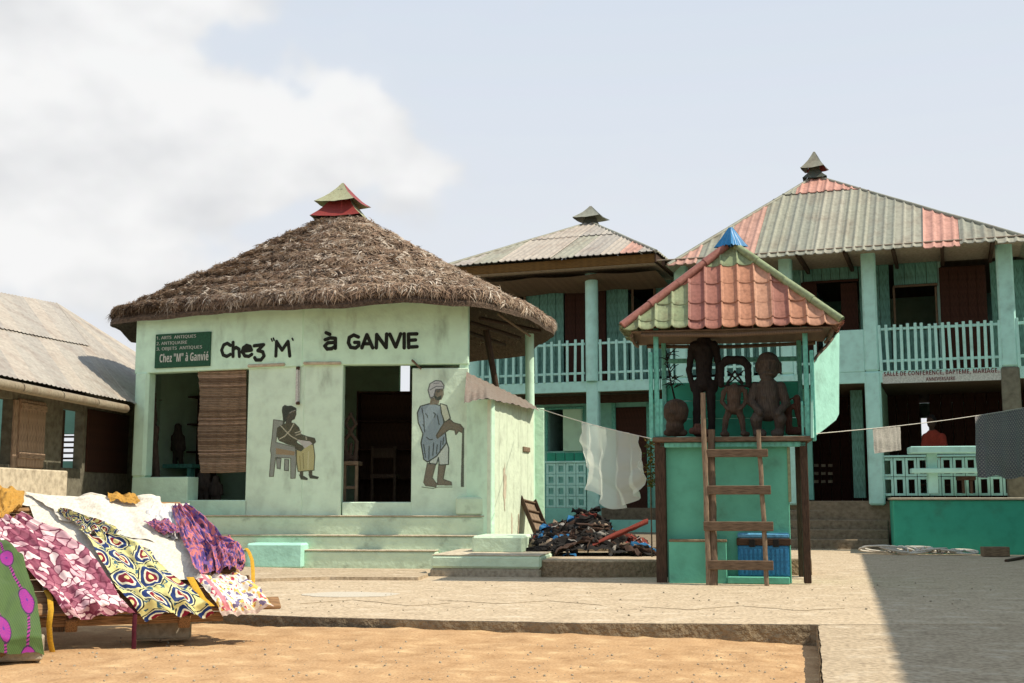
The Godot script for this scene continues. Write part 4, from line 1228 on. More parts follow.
	lb(h, "wall", R, Vector3(lx.call(872.0), fl, -7.0), Vector3(lx.call(872.0) + 0.15, yb + 0.03, -0.3), M.inner)
	lb(h, "wall", R, Vector3(xb - 0.2, fl, -7.0), Vector3(xb, yb + 0.03, -0.3), M.room_plaster)
	bx(h, "wall", R, 661, 812, 384, 500, -1.5, -1.35, M.teal)
	bx(h, "door", R, 852, 864, 390, 498, -1.3, -1.2, M.teal_board)
	lattice(h, 882, 1040, 457, 496, 13, 2, -0.02, tl, 0.48)
	lb(h, "coping", R, Vector3(lx.call(880.0), on(R, 940, 456.8, 0).y, -0.14), Vector3(lx.call(1040.0), on(R, 940, 454.8, 0).y, 0.02), tl)
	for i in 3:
		for j in 3: bx(h, "painted_gap_light", R, 814.0 + i * 7, 818.5 + i * 7, 464.0 + j * 8, 467.0 + j * 8, -3.94, -3.92, M.cream_plaster)  # pale blocks coloured as daylight showing through a rear lattice
	# dark boards added across the ground-floor veranda to keep its depth nearly black
	for q in [[800, 870], [874, 920.5], [930.5, 1060]]:
		var p0 := on(R, q[0], 430, -4.0).x
		var p1 := on(R, q[1], 430, -4.0).x
		var np := int(ceil((p1 - p0) / 0.3))
		for i in np: lb(h, "darkening_board", R, Vector3(lerpf(p0, p1, float(i) / np) + 0.004, fl, -4.0), Vector3(lerpf(p0, p1, float(i + 1) / np) - 0.004, yb + 0.02, -3.95 + 0.008 * (i % 2)), M.door_brown, 0.005)
	# big hipped roof
	var e0 := R * Vector3(on(R, 668, 265, 1.0).x, ye, 1.0)
	var e1 := R * Vector3(on(R, 1036, 243, 1.0).x, ye, 1.0)
	var tp := at(815, 176.5, 31.6)
	var back := R.basis.z * -8.6
	var cols := []
	var nn := 11
	for i in nn + 1: cols.append(float(i) / nn)
	var marks := [[0.085, 1], [0.165, 0], [0.25, 1], [0.715, 0], [0.81, 1], [1.0, 0]]
	var pick := func(ci: int, ri: int, u: float) -> Material:
		if ri == 1: return M.tin_salmon if u > 0.36 and u < 0.72 else M.tin_grey
		for q in marks:
			if u < q[0]: return [[M.tin_grey, M.tin_grey_b, M.tin_grey_c][(ci * 2) % 3], M.tin_salmon if ci % 2 else M.tin_salmon_b][q[1]]
		return M.tin_grey
	cols = [0.0, 0.085, 0.165, 0.25, 0.33, 0.41, 0.49, 0.565, 0.64, 0.715, 0.81, 0.905, 1.0]
	slope(h, "roof_sheet", e0, e1, tp, cols, [0.0, 0.76, 1.0], 20, rib(0.0265, 0.035), 0.03, 0.02, pick)
	plain_slope(h, e1, e1 + back, tp, M.tin_grey)
	plain_slope(h, e1 + back, e0 + back, tp, M.tin_grey)
	plain_slope(h, e0 + back, e0, tp, M.tin_grey)
	ridge(h, "hip_cap", e0 + Vector3(0, 0.02, 0), tp, 0.05, M.tin_grey_c)
	ridge(h, "hip_cap", e1 + Vector3(0, 0.02, 0), tp, 0.05, M.tin_grey_c)
	var cw: float = 31.6 / FPX
	tin_cap(h, "roof_cap", tp + Vector3(0, -3 * cw, 0), 0.5, 17 * cw, 6 * cw, 10 * cw, func(_i): return M.cap_dark)
	tin_cap(h, "roof_cap", tp + Vector3(0, 8 * cw, 0), 0.3, 17 * cw, 1 * cw, 18 * cw, func(i): return [M.cap_dark, M.cap_red, M.cap_dark, M.tin_grey][i])
	var nk := MB.new()
	nk.tube([tp + Vector3(0, -0.2, 0), tp + Vector3(0, 12 * cw, 0)], [0.2, 0.12], 8)
	part(h, "cap_neck", nk, M.cap_dark)
	# ---- the wing with the small roof
	var g := thing("small_balcony_house", "turquoise balcony house with a small beige hipped tin roof and ochre fascia", "house", R * Vector3(lx.call(560.0), 0, 0))
	var ga: float = lx.call(425.0)
	var gb := xa - 0.02
	lb(g, "floor", R, Vector3(ga, 0.0, -6.0), Vector3(gb, 0.9, -1.3), M.step_grey)
	lb(g, "balcony_floor", R, Vector3(ga, yb + 0.03, -6.0), Vector3(gb, yf, -0.06), M.wood_brown)
	lb(g, "beam", R, Vector3(ga, yb, -0.05), Vector3(gb, yf, 0.03), tl)
	for q in [[585, 597.5], [468, 479]]:
		var c: float = lx.call((q[0] + q[1]) / 2.0, 0.06, 330.0)
		var hw: float = (lx.call(float(q[1]), 0.06, 330.0) - lx.call(float(q[0]), 0.06, 330.0)) / 2.0
		var pm := MB.new()
		pm.tube([Vector3(c, yf, 0.0), Vector3(c, ye + 0.3, 0.0)], [hw, hw], 16)
		part(g, "pillar", pm, tl, R)
		lb(g, "pillar", R, Vector3(c - hw * 0.95, 0.1, -0.2), Vector3(c + hw * 0.95, yf - 0.004, 0.05), tl, 0.03)
	for q in [[482, 583, 14], [600, 658, 8]]:
		var xs := []
		for i in q[2]: xs.append(lerpf(q[0] + 0.5, q[1] - 0.5, float(i) / (q[2] - 1)))
		pickets(g, xs, func(_x): return 358.0, yf - 0.01, 1.06, tl)
		for y in [0.18, 0.93]:
			lb(g, "rail", R, Vector3(lx.call(float(q[0]) - 2, 0.0, 358.0), yf + y, -0.02), Vector3(lx.call(float(q[1]) + 2, 0.0, 358.0), yf + y + 0.06, 0.028), tl, 0.006)
	fill_boards(g, 425, 502, 284, 385, w); fill_boards(g, 524, 564, 284, 385, w); fill_boards(g, 606, 629, 284, 385, w)
	fill_boards(g, 502, 524, 315, 385, w); fill_boards(g, 629, 656, 318, 385, w)
	lb(g, "wall", R, Vector3(ga, 0.9, -6.1), Vector3(gb, ye + 0.3, -6.0), M.room_plaster)
	for x in [ga, lx.call(545.0, w, 330.0), lx.call(608.0, w, 330.0), gb - 0.12]:
		lb(g, "wall", R, Vector3(x, yf, -6.0), Vector3(x + 0.1, ye + 0.3, w - 0.06), M.room_plaster)
		lb(g, "wall", R, Vector3(x, 0.9, -6.0), Vector3(x + 0.1, yb + 0.02, w - 0.01), M.room_plaster)
	lb(g, "ceiling", R, Vector3(ga, ye + 0.19, -6.0), Vector3(gb, ye + 0.22, w - 0.06), M.wood_brown_x)
	window(g, "window", 502, 524, 291, 315, w, false, M.wood_brown)
	bx(g, "door", R, 565, 606, 290, 385, w - 0.04, w + 0.03, M.door_brown)
	for i in 4: bx(g, "door_board", R, 566.0 + i * 10.0, 575.3 + i * 10.0, 291, 385, w + 0.031, w + 0.045, M.door_brown, 0.004)
	window(g, "window", 633, 654, 288, 318, w, false, M.wood_brown)
	# below the balcony
	bx(g, "wall", R, 425, 547, 396, 520, w, w + 0.1, M.teal)
	bx(g, "wall", R, 583, 586, 396, 520, w, w + 0.1, M.teal)
	bx(g, "wall", R, 547, 583, 394, 409, w, w + 0.1, M.teal)
	bx(g, "wall", R, 547, 583, 451, 520, w, w + 0.1, M.teal)
	bx(g, "wall", R, 586, 661, 392, 520, w, w + 0.1, M.teal)
	window(g, "window", 547, 582, 409, 451, w + 0.1, false, M.kiosk_paint)
	bx(g, "shutter", R, 563, 583, 409, 451, w + 0.112, w + 0.15, M.inner)
	for i in 4: bx(g, "panel", R, 547.0 + i * 9.2, 555.4 + i * 9.2, 453, 463, w + 0.1, w + 0.14, M.terrace_green)
	bx(g, "door", R, 616, 647, 407, 520, w + 0.1, w + 0.13, M.door_brown)
	for q in [[612, 616], [647, 651]]: bx(g, "door_frame", R, q[0], q[1], 403, 520, w + 0.1, w + 0.17, M.kiosk_paint)
	lb(g, "beam", R, Vector3(ga, yb - 0.22, -0.9), Vector3(gb, yb - 0.02, -0.75), M.wood_dark_x)
	lattice(g, 546, 586, 463, 508, 4, 4, 0.0, tl, 0.5)

	lb(g, "coping", R, Vector3(lx.call(545.0, 0.0, 462.0), on(R, 566, 463, 0).y, -0.13), Vector3(lx.call(586.0, 0.0, 462.0), on(R, 566, 461, 0).y, 0.02), tl)
	bx(g, "low_wall", R, 545, 586, 508, 560, -0.16, 0.0, M.teal)
	bx(g, "low_wall", R, 598, 661, 520, 560, -0.5, -0.2, M.teal)
	var ye2 := on(R, 560, 258.5, 1.0).y
	var f0 := R * Vector3(on(R, 444, 262, 1.0).x, ye2, 1.0)
	var f1 := R * Vector3(on(R, 656, 255, 1.0).x, ye2, 1.0)
	var t2 := at(591, 222.5, 34.0)
	var back2 := R.basis.z * -6.5
	slope(g, "roof_sheet", f0, f1, t2, [0.0, 0.14, 0.27, 0.4, 0.52, 0.63, 0.74, 0.84, 0.92, 1.0], [0.0, 0.55, 1.0], 16, rib(0.03, 0.03), 0.02, 0.015, func(ci, ri, _u): return M.tin_salmon_b if (ci == 7 and ri == 0) else (M.tin_beige if ci in [2, 3, 6] else [M.tin_old, M.tin_grey_b, M.tin_old_b][(ci + ri) % 3]))
	plain_slope(g, f1, f1 + back2, t2, M.tin_grey); plain_slope(g, f1 + back2, f0 + back2, t2, M.tin_grey); plain_slope(g, f0 + back2, f0, t2, M.tin_grey)
	ridge(g, "hip_cap", f0 + Vector3(0, 0.02, 0), t2, 0.045, M.tin_grey_c)
	ridge(g, "hip_cap", f1 + Vector3(0, 0.02, 0), t2, 0.045, M.tin_grey_c)
	var l0 := R.affine_inverse() * f0
	var l1 := R.affine_inverse() * f1
	lb(g, "fascia", R, Vector3(l0.x + 0.1, ye2 - 0.24, 0.86), Vector3(l1.x - 0.06, ye2 - 0.02, 0.91), M.ochre_board_x)
	lb(g, "fascia", R, Vector3(l1.x - 0.058, ye2 - 0.24, -4.0), Vector3(l1.x - 0.02, ye2 - 0.02, 0.91), M.wood_dark)
	lb(g, "soffit", R, Vector3(l0.x + 0.1, ye2 - 0.25, -1.6), Vector3(l1.x - 0.07, ye2 - 0.23, 0.85), M.tin_under)
	# sagging cloth or board lining below the eave
	var sg := MB.new()
	sg.grid(30, 4, func(u: float, v: float) -> Vector3: return Vector3(lerpf(l0.x + 0.6, l1.x - 0.1, u), ye2 - 0.36 - 0.05 * absf(sin(u * 9.0)) - 0.14 * v, lerpf(0.6, -1.0, v)))
	part(g, "lining", sg, M.wood_brown_x, R)
	var cw2: float = 34.0 / FPX
	tin_cap(g, "roof_cap", t2 + Vector3(0, 4 * cw2, 0), 0.35, 21 * cw2, 1 * cw2, 13 * cw2, func(i): return [M.cap_dark, M.tin_grey_c, M.cap_dark, M.tin_grey_c][i])
	tin_cap(g, "roof_cap", t2 + Vector3(0, -4 * cw2, 0), 0.5, 12 * cw2, 7 * cw2, 9 * cw2, func(_i): return M.cap_dark)

	# terrace and steps
	var tr := thing("terrace", "bright green low terrace wall before the balcony house", "terrace", gnd(895, 553))
	var c0 := gnd(895, 553.5)
	var tf := frame(c0, 16.0)
	lb(tr, "wall", tf, Vector3(0, -0.02, -4.5), Vector3(9.0, 1.1, 0.0), M.terrace_green, 0.02)
	lb(tr, "coping", tf, Vector3(-0.04, 1.1, -4.5), Vector3(9.0, 1.15, 0.05), M.cream_plaster, 0.012)
	var stp := thing("entrance_steps", "worn grey concrete steps up to the dark doorway of the balcony house", "steps", gnd(845, 549))
	var sf := frame(gnd(845, 549), 10.0)
	for i in 5:
		var a := on(sf, 776, 549, -0.28 * i).x
		var b := on(sf, 889.5, 549, -0.28 * i).x
		lb(stp, "step", sf, Vector3(a, -0.02 if i == 0 else 0.21 * i - 0.02, -2.6), Vector3(b, 0.215 * (i + 1), -0.28 * i), M.step_grey, 0.02)

	# a further wing at right angles closes the yard on the right; its shadow lies on the yard
	var sunv := Vector3(cos(deg_to_rad(SUN_HIGH)) * sin(deg_to_rad(SUN_ROUND)), sin(deg_to_rad(SUN_HIGH)), cos(deg_to_rad(SUN_HIGH)) * cos(deg_to_rad(SUN_ROUND)))
	var eh := 6.6
	var s0 := gnd(861, 556) + sunv * (eh / sunv.y)
	var s1 := gnd(906, 690) + sunv * (eh / sunv.y)
	var wd := (s0 - s1).normalized()
	var ext := s1 - wd * 5.0
	var en := s0 + wd * 1.0
	var wf := Transform3D(Basis(wd, Vector3.UP, wd.cross(Vector3.UP)), Vector3(ext.x, 0, ext.z))   # x away from the lens, z to the right
	var ln := ext.distance_to(en)
	var wg := thing("side_wing", "long turquoise wing with a tin roof along the right side of the yard", "house", Vector3(ext.x, 0, ext.z))
	var sgn := 1.0 if wf.basis.z.x > 0 else -1.0
	lb(wg, "wall", wf, Vector3(0.5, 0, minf(sgn * 1.6, sgn * 6.0)), Vector3(ln, eh + 0.2, maxf(sgn * 1.6, sgn * 6.0)), M.teal)
	for i in 8: lb(wg, "pillar", wf, Vector3(0.6 + i * (ln - 1.2) / 7.0, 0, minf(sgn * 0.45, sgn * 0.75)), Vector3(0.9 + i * (ln - 1.2) / 7.0, eh, maxf(sgn * 0.45, sgn * 0.75)), tl)
	lb(wg, "balcony", wf, Vector3(0.5, 3.3, minf(sgn * 0.45, sgn * 1.6)), Vector3(ln, 3.6, maxf(sgn * 0.45, sgn * 1.6)), tl)
	var rm := MB.new()
	rm.grid(90, 2, func(u: float, v: float) -> Vector3: return Vector3(u * ln, eh + 1.2 * v + 0.02 * sin(u * 300.0), sgn * 3.8 * v))
	rm.grid(90, 2, func(u: float, v: float) -> Vector3: return Vector3(u * ln, eh + 1.2 * (1.0 - v) + 0.02 * sin(u * 300.0), sgn * (3.8 + 3.8 * v)))
	part(wg, "roof", rm, M.tin_grey, wf)

# ---------------------------------------------------------------- the low house on the left
func left_house() -> void:
	var a := at(-60, 500, 15.3)
	var b := at(119, 500, 20.9)
	var f := frame(a, rad_to_deg(atan2(b.z - a.z, b.x - a.x)))
	var ln := Vector2(b.x - a.x, b.z - a.z).length()
	var h := thing("low_house", "low grey house with a large pale tin roof and wooden shutter", "house", Vector3(a.x, 0, a.z))
	# the wall stands 0.75 behind the gutter
	var w := -0.75
	var eh := on(f, 118, 408, 0.0).y
	var X := func(px: float, py := 440.0) -> float: return on(f, px, py, w).x
	var Y := func(px: float, py: float) -> float: return on(f, px, py, w).y
	var y0: float = Y.call(70.0, 468.0)
	var y1: float = Y.call(70.0, 409.0)
	var xl: float = X.call(-60.0)
	var xr: float = X.call(141.0)
	var o := [X.call(-20.0), X.call(11.5), X.call(62.0), X.call(83.5)]
	var segs := [[xl, o[0]], [o[1], o[2]], [o[3], xr]]
	for s in segs: lb(h, "wall", f, Vector3(s[0], 0, w - 0.18), Vector3(s[1], eh + 0.42, w), M.grey_plaster)
	for s in [[o[0], o[1]], [o[2], o[3]]]:
		lb(h, "wall", f, Vector3(s[0], 0, w - 0.18), Vector3(s[1], y0, w), M.grey_plaster)
		lb(h, "wall", f, Vector3(s[0], y1, w - 0.18), Vector3(s[1], eh + 0.42, w), M.grey_plaster)
	lb(h, "wall", f, Vector3(X.call(86.0), y0 - 0.05, w), Vector3(X.call(127.0), y1 + 0.05, w + 0.03), M.door_brown)
	lb(h, "painted_sun_strip", f, Vector3(xl, 0, w), Vector3(X.call(47.0, 480.0), Y.call(30.0, 470.0), w + 0.35), M.cream_plaster, 0.02)  # pale strip coloured as sunlight on the foot of the grey wall
	# inside
	lb(h, "floor", f, Vector3(xl, 0, w - 5.0), Vector3(xr, 0.15, w - 0.18), M.step_grey)
	lb(h, "wall", f, Vector3(xl - 0.2, 0, w - 5.0), Vector3(xl, eh + 1.0, w), M.grey_plaster)
	var bw := w - 5.0
	lb(h, "wall", f, Vector3(xl - 2.0, 0, bw - 0.1), Vector3(xr, eh + 1.6, bw), M.room_plaster)
	# the end wall has a slatted opening that shows the sky
	var through := func(px: float, py: float) -> Vector3:
		var inv := f.affine_inverse()
		var eo := inv * EYE
		var er := inv.basis * ray(px, py)
		return eo + er * ((xr - eo.x) / er.x)
	var p0: Vector3 = through.call(61.0, 434.0)
	var p1: Vector3 = through.call(85.0, 461.0)
	lb(h, "wall", f, Vector3(xr, 0, bw), Vector3(xr + 0.15, eh + 0.6, p0.z), M.room_plaster)
	lb(h, "wall", f, Vector3(xr, 0, p1.z), Vector3(xr + 0.15, eh + 0.1, w), M.room_plaster)
	lb(h, "wall", f, Vector3(xr, 0, p0.z), Vector3(xr + 0.15, p1.y, p1.z), M.room_plaster)
	lb(h, "wall", f, Vector3(xr, p0.y, p0.z), Vector3(xr + 0.15, eh + 0.5, p1.z), M.room_plaster)
	for i in 5:
		var y := lerpf(p1.y, p0.y, (i + 0.5) / 5.0)
		lb(h, "slat", f, Vector3(xr + 0.02, y - 0.018, p0.z), Vector3(xr + 0.1, y + 0.018, p1.z), M.wood_dark)
	lb(h, "window_post", f, Vector3((o[2] + o[3]) / 2 - 0.08, y0, w - 0.3), Vector3((o[2] + o[3]) / 2 + 0.08, y1, w - 0.19), M.wood_dark)
	# shutter, folded back against the wall
	var sh := lb(h, "shutter", f, Vector3(X.call(15.5), Y.call(28.0, 468.0), w + 0.0), Vector3(X.call(42.0), Y.call(28.0, 400.0), w + 0.035), M.shutter, 0.006)
	var sx0: float = X.call(15.5)
	var sx1: float = X.call(42.0)
	for i in 3: lb(sh, "board", f, Vector3(lerpf(sx0, sx1, i / 3.0) + 0.008, Y.call(28.0, 467.0), w + 0.036), Vector3(lerpf(sx0, sx1, (i + 1) / 3.0) - 0.008, Y.call(28.0, 401.0), w + 0.05), M.shutter, 0.006)
	for y in [406.0, 455.0]: lb(sh, "batten", f, Vector3(sx0 + 0.01, Y.call(28.0, y + 4.0), w + 0.051), Vector3(sx1 - 0.01, Y.call(28.0, y - 2.0), w + 0.075), M.shutter_x, 0.006)
	lb(h, "window_frame", f, Vector3(o[1] - 0.02, y0 - 0.1, w + 0.001), Vector3(o[1] + 0.1, y1, w + 0.04), M.shutter)
	# roof of long sheets, hipped at the far end
	var e0 := f * Vector3(-3.0, eh + 0.12, 0.0)
	var e1 := f * Vector3(on(f, 133, 400, 0.0).x, eh + 0.12, 0.0)
	var rh := eh + 2.55
	var r1 := at(56, 303, 26.4)
	var r0 := at(0, 292.5, 23.4)
	var rd := (r1 - r0)
	var rs := r0 - rd * 2.4
	var n := 15
	var ed := e1 - e0
	for i in n:
		for j in 2:
			var m := MB.new()
			var ri := i
			m.grid(12, 4, func(u: float, v: float) -> Vector3:
				var k := (ri + u) / n
				var lo := e0 + ed * k
				var hi := rs.lerp(r1, minf(k * 1.02, 1.0))
				var t := lerpf(0.5 * j, 0.5 * j + 0.52, v)
				return lo.lerp(hi, minf(t, 1.0)) + Vector3(0, 0.014 * (1.0 if fposmod(u * 4.0, 1.0) < 0.3 else 0.0) + 0.03 * (1.0 - v) + 0.01 * nz.get_noise_2d(k * 700.0, t * 300.0), 0))
			part(h, "roof_sheet", m, [M.tin_old, M.tin_beige, M.tin_old_b][(i * 2 + j) % 3])
	var m2 := MB.new()   # far hip and the slope behind
	var far := at(205, 396, 29.5)
	for i in 6:
		var hm := MB.new()
		hm.grid(10, 3, func(u: float, v: float) -> Vector3:
			var k := (i + u) / 6.0
			return e1.lerp(far, k).lerp(r1, v) + Vector3(0, 0.018 * (1.0 if fposmod(u * 4.0, 1.0) < 0.3 else 0.0), 0))
		part(h, "roof_sheet", hm, [M.tin_old, M.tin_old_b, M.tin_beige][i % 3])
	m2.quad(rs, r1, far, far - rd * 3.0)
	part(h, "roof_back", m2, M.tin_old)
	var under := MB.new()
	under.quad(e0 - Vector3(0, 0.05, 0), e1 - Vector3(0, 0.05, 0), f * Vector3(ln, eh + 0.35, w - 0.3), f * Vector3(-3.0, eh + 0.35, w - 0.3))
	part(h, "soffit", under, M.tin_under)
	# gutter of split pipe in lengths
	var g0 := f * Vector3(-2.0, eh + 0.03, 0.06)
	var g1 := f * Vector3(ln, eh + 0.0, 0.06)
	for i in 6:
		var m := MB.new()
		var q0 := g0.lerp(g1, i / 6.0)
		var q1 := g0.lerp(g1, (i + 1) / 6.0 - 0.004)
		m.tube([q0, q1], [0.075, 0.075], 10)
		part(h, "gutter", m, M.gutter)

# ---------------------------------------------------------------- the kiosk on legs
var K: Transform3D
func kiosk() -> void:
	K = frame(gnd(733, 583.5), 10.0)
	var k := thing("kiosk", "raised green display kiosk with a tiled red and green tin roof and blue cap", "kiosk", K.origin)
	var g: Material = M.kiosk_paint
	# legs, masonry core, ledge and kerb
	for q in [[655.5, 666, 0.0], [802, 809.5, 0.0], [663.5, 669, -1.05], [797, 803, -1.05]]:
		bx(k, "leg", K, q[0], q[1], 440, 583.5 if q[2] == 0.0 else 577.0, q[2] - 0.1, q[2], M.wood_dark)
	bx(k, "core", K, 667, 790, 446.5, 583, -1.0, -0.14, M.kiosk_green, 0.01)
	bx(k, "painted_sun_edge", K, 787.8, 790.8, 447, 502, -0.16, -0.1, M.tile_green_b)  # lime strip that paints the sunlit edge of the core
	bx(k, "ledge", K, 669, 727, 541.5, 584, -0.3, 0.06, M.kiosk_green, 0.01)
	bx(k, "ledge_top", K, 669, 727, 539.5, 542, -0.3, 0.07, M.riser, 0.008)
	bx(k, "kerb", K, 727.5, 790, 577, 584, -0.3, 0.10, M.kiosk_green, 0.01)
	# deck
	bx(k, "deck", K, 652.5, 812, 436.5, 441.5, -1.2, 0.06, M.wood_brown_x)
	bx(k, "deck_edge", K, 660, 806, 442, 447, -0.09, 0.0, g)
	# posts and rails
	var posts := [[654, 659, 328, 437, 0.0], [649, 653, 352, 441, 0.03], [659.5, 663, 399, 437, 0.0], [804, 809, 326, 437, 0.0], [811, 815, 350, 441, 0.03], [801.5, 803.8, 401, 437, 0.0], [662, 666.5, 334, 437, -1.08], [798, 802.5, 334, 437, -1.08]]
	for q in posts: bx(k, "post", K, q[0], q[1], q[2], q[3], q[4] - 0.06, q[4], g)
	bx(k, "rail", K, 666, 800, 357.5, 362, -1.16, -1.1, g)
	bx(k, "back_board", K, 664, 802, 382, 400, -1.16, -1.11, M.terrace_green)
	bx(k, "back_board", K, 664, 802, 400.5, 418, -1.165, -1.115, M.terrace_green)
	bx(k, "back_board", K, 664, 802, 418.5, 436, -1.16, -1.11, M.terrace_green)
	for s in [[652, 0], [809, 1]]:   # low side rails, front to back
		var x := on(K, s[0], 400, 0.0).x
		lb(k, "rail", K, Vector3(x - 0.02, on(K, 733, 402, 0).y, -1.08), Vector3(x + 0.02, on(K, 733, 397, 0).y, -0.07), g)
	# flap swung out at the right
	var hinge := K * on(K, 812.5, 400, 0.05)
	var fl := frame(hinge, -57.0)
	var poly := PackedVector2Array()
	for q in [[813, 438], [813, 362], [819, 354], [826, 347], [832, 340], [835, 333], [838, 331], [839.5, 334], [839, 414], [836, 420], [826, 428]]:
		var p := on(fl, q[0], q[1], 0.0)
		poly.append(Vector2(p.x, p.y))
	var m := MB.new()
	m.prism(poly, -0.03, 0.0)
	var flap := part(k, "flap", m, M.turquoise, fl)
	flap.set_meta("label", "turquoise plywood flap with a curved top, swung open")
	var trim := MB.new()
	var pts := []
	for q in [[812.5, 362], [819, 353.4], [826, 346.4], [832, 339], [835, 331.5]]: pts.append(on(fl, q[0], q[1], -0.01))
	trim.tube(pts, [0.022, 0.022, 0.022, 0.022, 0.022], 6)
	part(flap, "trim", trim, M.wood_brown, fl)
	# roof
	var ye := on(K, 733, 326.5, 0.17).y
	var e0 := on(K, 622, 328, 0.17)
	var e1 := on(K, 842, 326, 0.17)
	var a := K * Vector3(e0.x, ye, 0.17)
	var b := K * Vector3(e1.x, ye, 0.17)
	var wd := e1.x - e0.x
	var dp := 1.42
	var bk := K.basis.z * -dp
	var top := K * Vector3(lerpf(e0.x, e1.x, 0.515), on(K, 738, 246, 0.17 - dp / 2).y, 0.17 - dp / 2)
	var nt := 13.0
	var wave := func(u: float, _t: float) -> float:
		var q := fposmod(u * nt, 1.0)
		return 0.026 * clampf((0.11 - minf(q, 1.0 - q)) / 0.06, 0.0, 1.0) + 0.004 * cos(q * TAU)
	var pick := func(ci: int, ri: int, _u: float) -> Material:
		if ri == 4: return M.tile_green
		if ci < 4 and ri < 3: return [M.tile_green, M.tile_green_b][(ci + ri) % 2]
		return [M.tile_red_b, M.tile_red_b, M.tile_red_b, M.tile_red, M.tile_red_b, M.tile_red, M.tile_orange, M.tile_orange, M.tile_orange_b, M.tile_red, M.tile_orange, M.tile_orange_b, M.tile_orange_b][ci]
	var rows := [0.0, 0.09, 0.29, 0.53, 0.75, 1.0]
	var cols := steps(13)
	slope(k, "roof_tile", a, b, top, cols, rows, 20, wave, 0.013, 0.016, pick, 0.013)
	slope(k, "roof_tile", b, b + bk, top, cols, rows, 12, wave, 0.03, 0.03, func(ci, _r, _u): return [M.tile_red, M.tile_orange][ci % 2])
	slope(k, "roof_tile", b + bk, a + bk, top, cols, rows, 8, wave, 0.045, 0.03, func(ci, _r, _u): return [M.tile_green, M.tile_red][ci % 2])
	slope(k, "roof_tile", a + bk, a, top, cols, rows, 12, wave, 0.045, 0.03, func(ci, _r, _u): return [M.tile_green, M.tile_green_b][ci % 2])
	var up := Vector3(0, 0.05, 0)
	for q in [[a, M.tile_red_b], [b, M.tile_green], [b + bk, M.tile_red], [a + bk, M.tile_green]]:
		for i in 4:
			var hm := MB.new()
			var s: Vector3 = q[0].lerp(top, i / 4.0)
			var e: Vector3 = q[0].lerp(top, minf((i + 1) / 4.0 + 0.01, 0.955))
			hm.tube([s + up, e + up], [0.058 + 0.006 * (i % 2), 0.055], 7)
			part(k, "hip_cap", hm, q[1])
	# frame under the eaves
	for q in [[a, b], [b, b + bk], [b + bk, a + bk], [a + bk, a]]:
		var bm := MB.new()
		var c0: Vector3 = q[0].lerp(q[1], 0.05).lerp(top * Vector3(1, 0, 1) + Vector3(0, ye, 0), 0.08) - Vector3(0, 0.075, 0)
		var c1: Vector3 = q[0].lerp(q[1], 0.95).lerp(top * Vector3(1, 0, 1) + Vector3(0, ye, 0), 0.08) - Vector3(0, 0.075, 0)
		bm.tube([c0, c0.lerp(c1, 0.5) - Vector3(0, 0.03, 0), c1], [0.028, 0.03, 0.028], 6)
		part(k, "eave_pole", bm, M.wood_brown)
	lb(k, "ceiling", K, Vector3(e0.x + 0.12, ye - 0.045, 0.14 - dp), Vector3(e1.x - 0.12, ye - 0.02, 0.13), M.wood_brown_x)
	# blue pleated cap
	for i in 4:
		var cm := MB.new()
		cm.grid(12, 3, func(u: float, v: float) -> Vector3:
			var a0 := deg_to_rad(-10.0) + PI / 4 + TAU * (i - 0.5) / 4.0 - PI / 4
			var d0 := Vector3(sin(a0 - PI / 4), 0, cos(a0 - PI / 4))
			var d1 := Vector3(sin(a0 + PI / 4), 0, cos(a0 + PI / 4))
			var fold := 1.0 + 0.13 * cos(u * TAU * 3.0) * (1.0 - v)
			return top + Vector3(0, lerpf(-0.01, 0.27, v) + 0.02 * nz.get_noise_2d(u * 400.0 + i * 90.0, v * 300.0), 0) + d0.lerp(d1, u) * lerpf(0.215, 0.03, v) * fold)
		part(k, "roof_cap", cm, M.cap_blue)
	carvings()
	ladder()
	cooler()

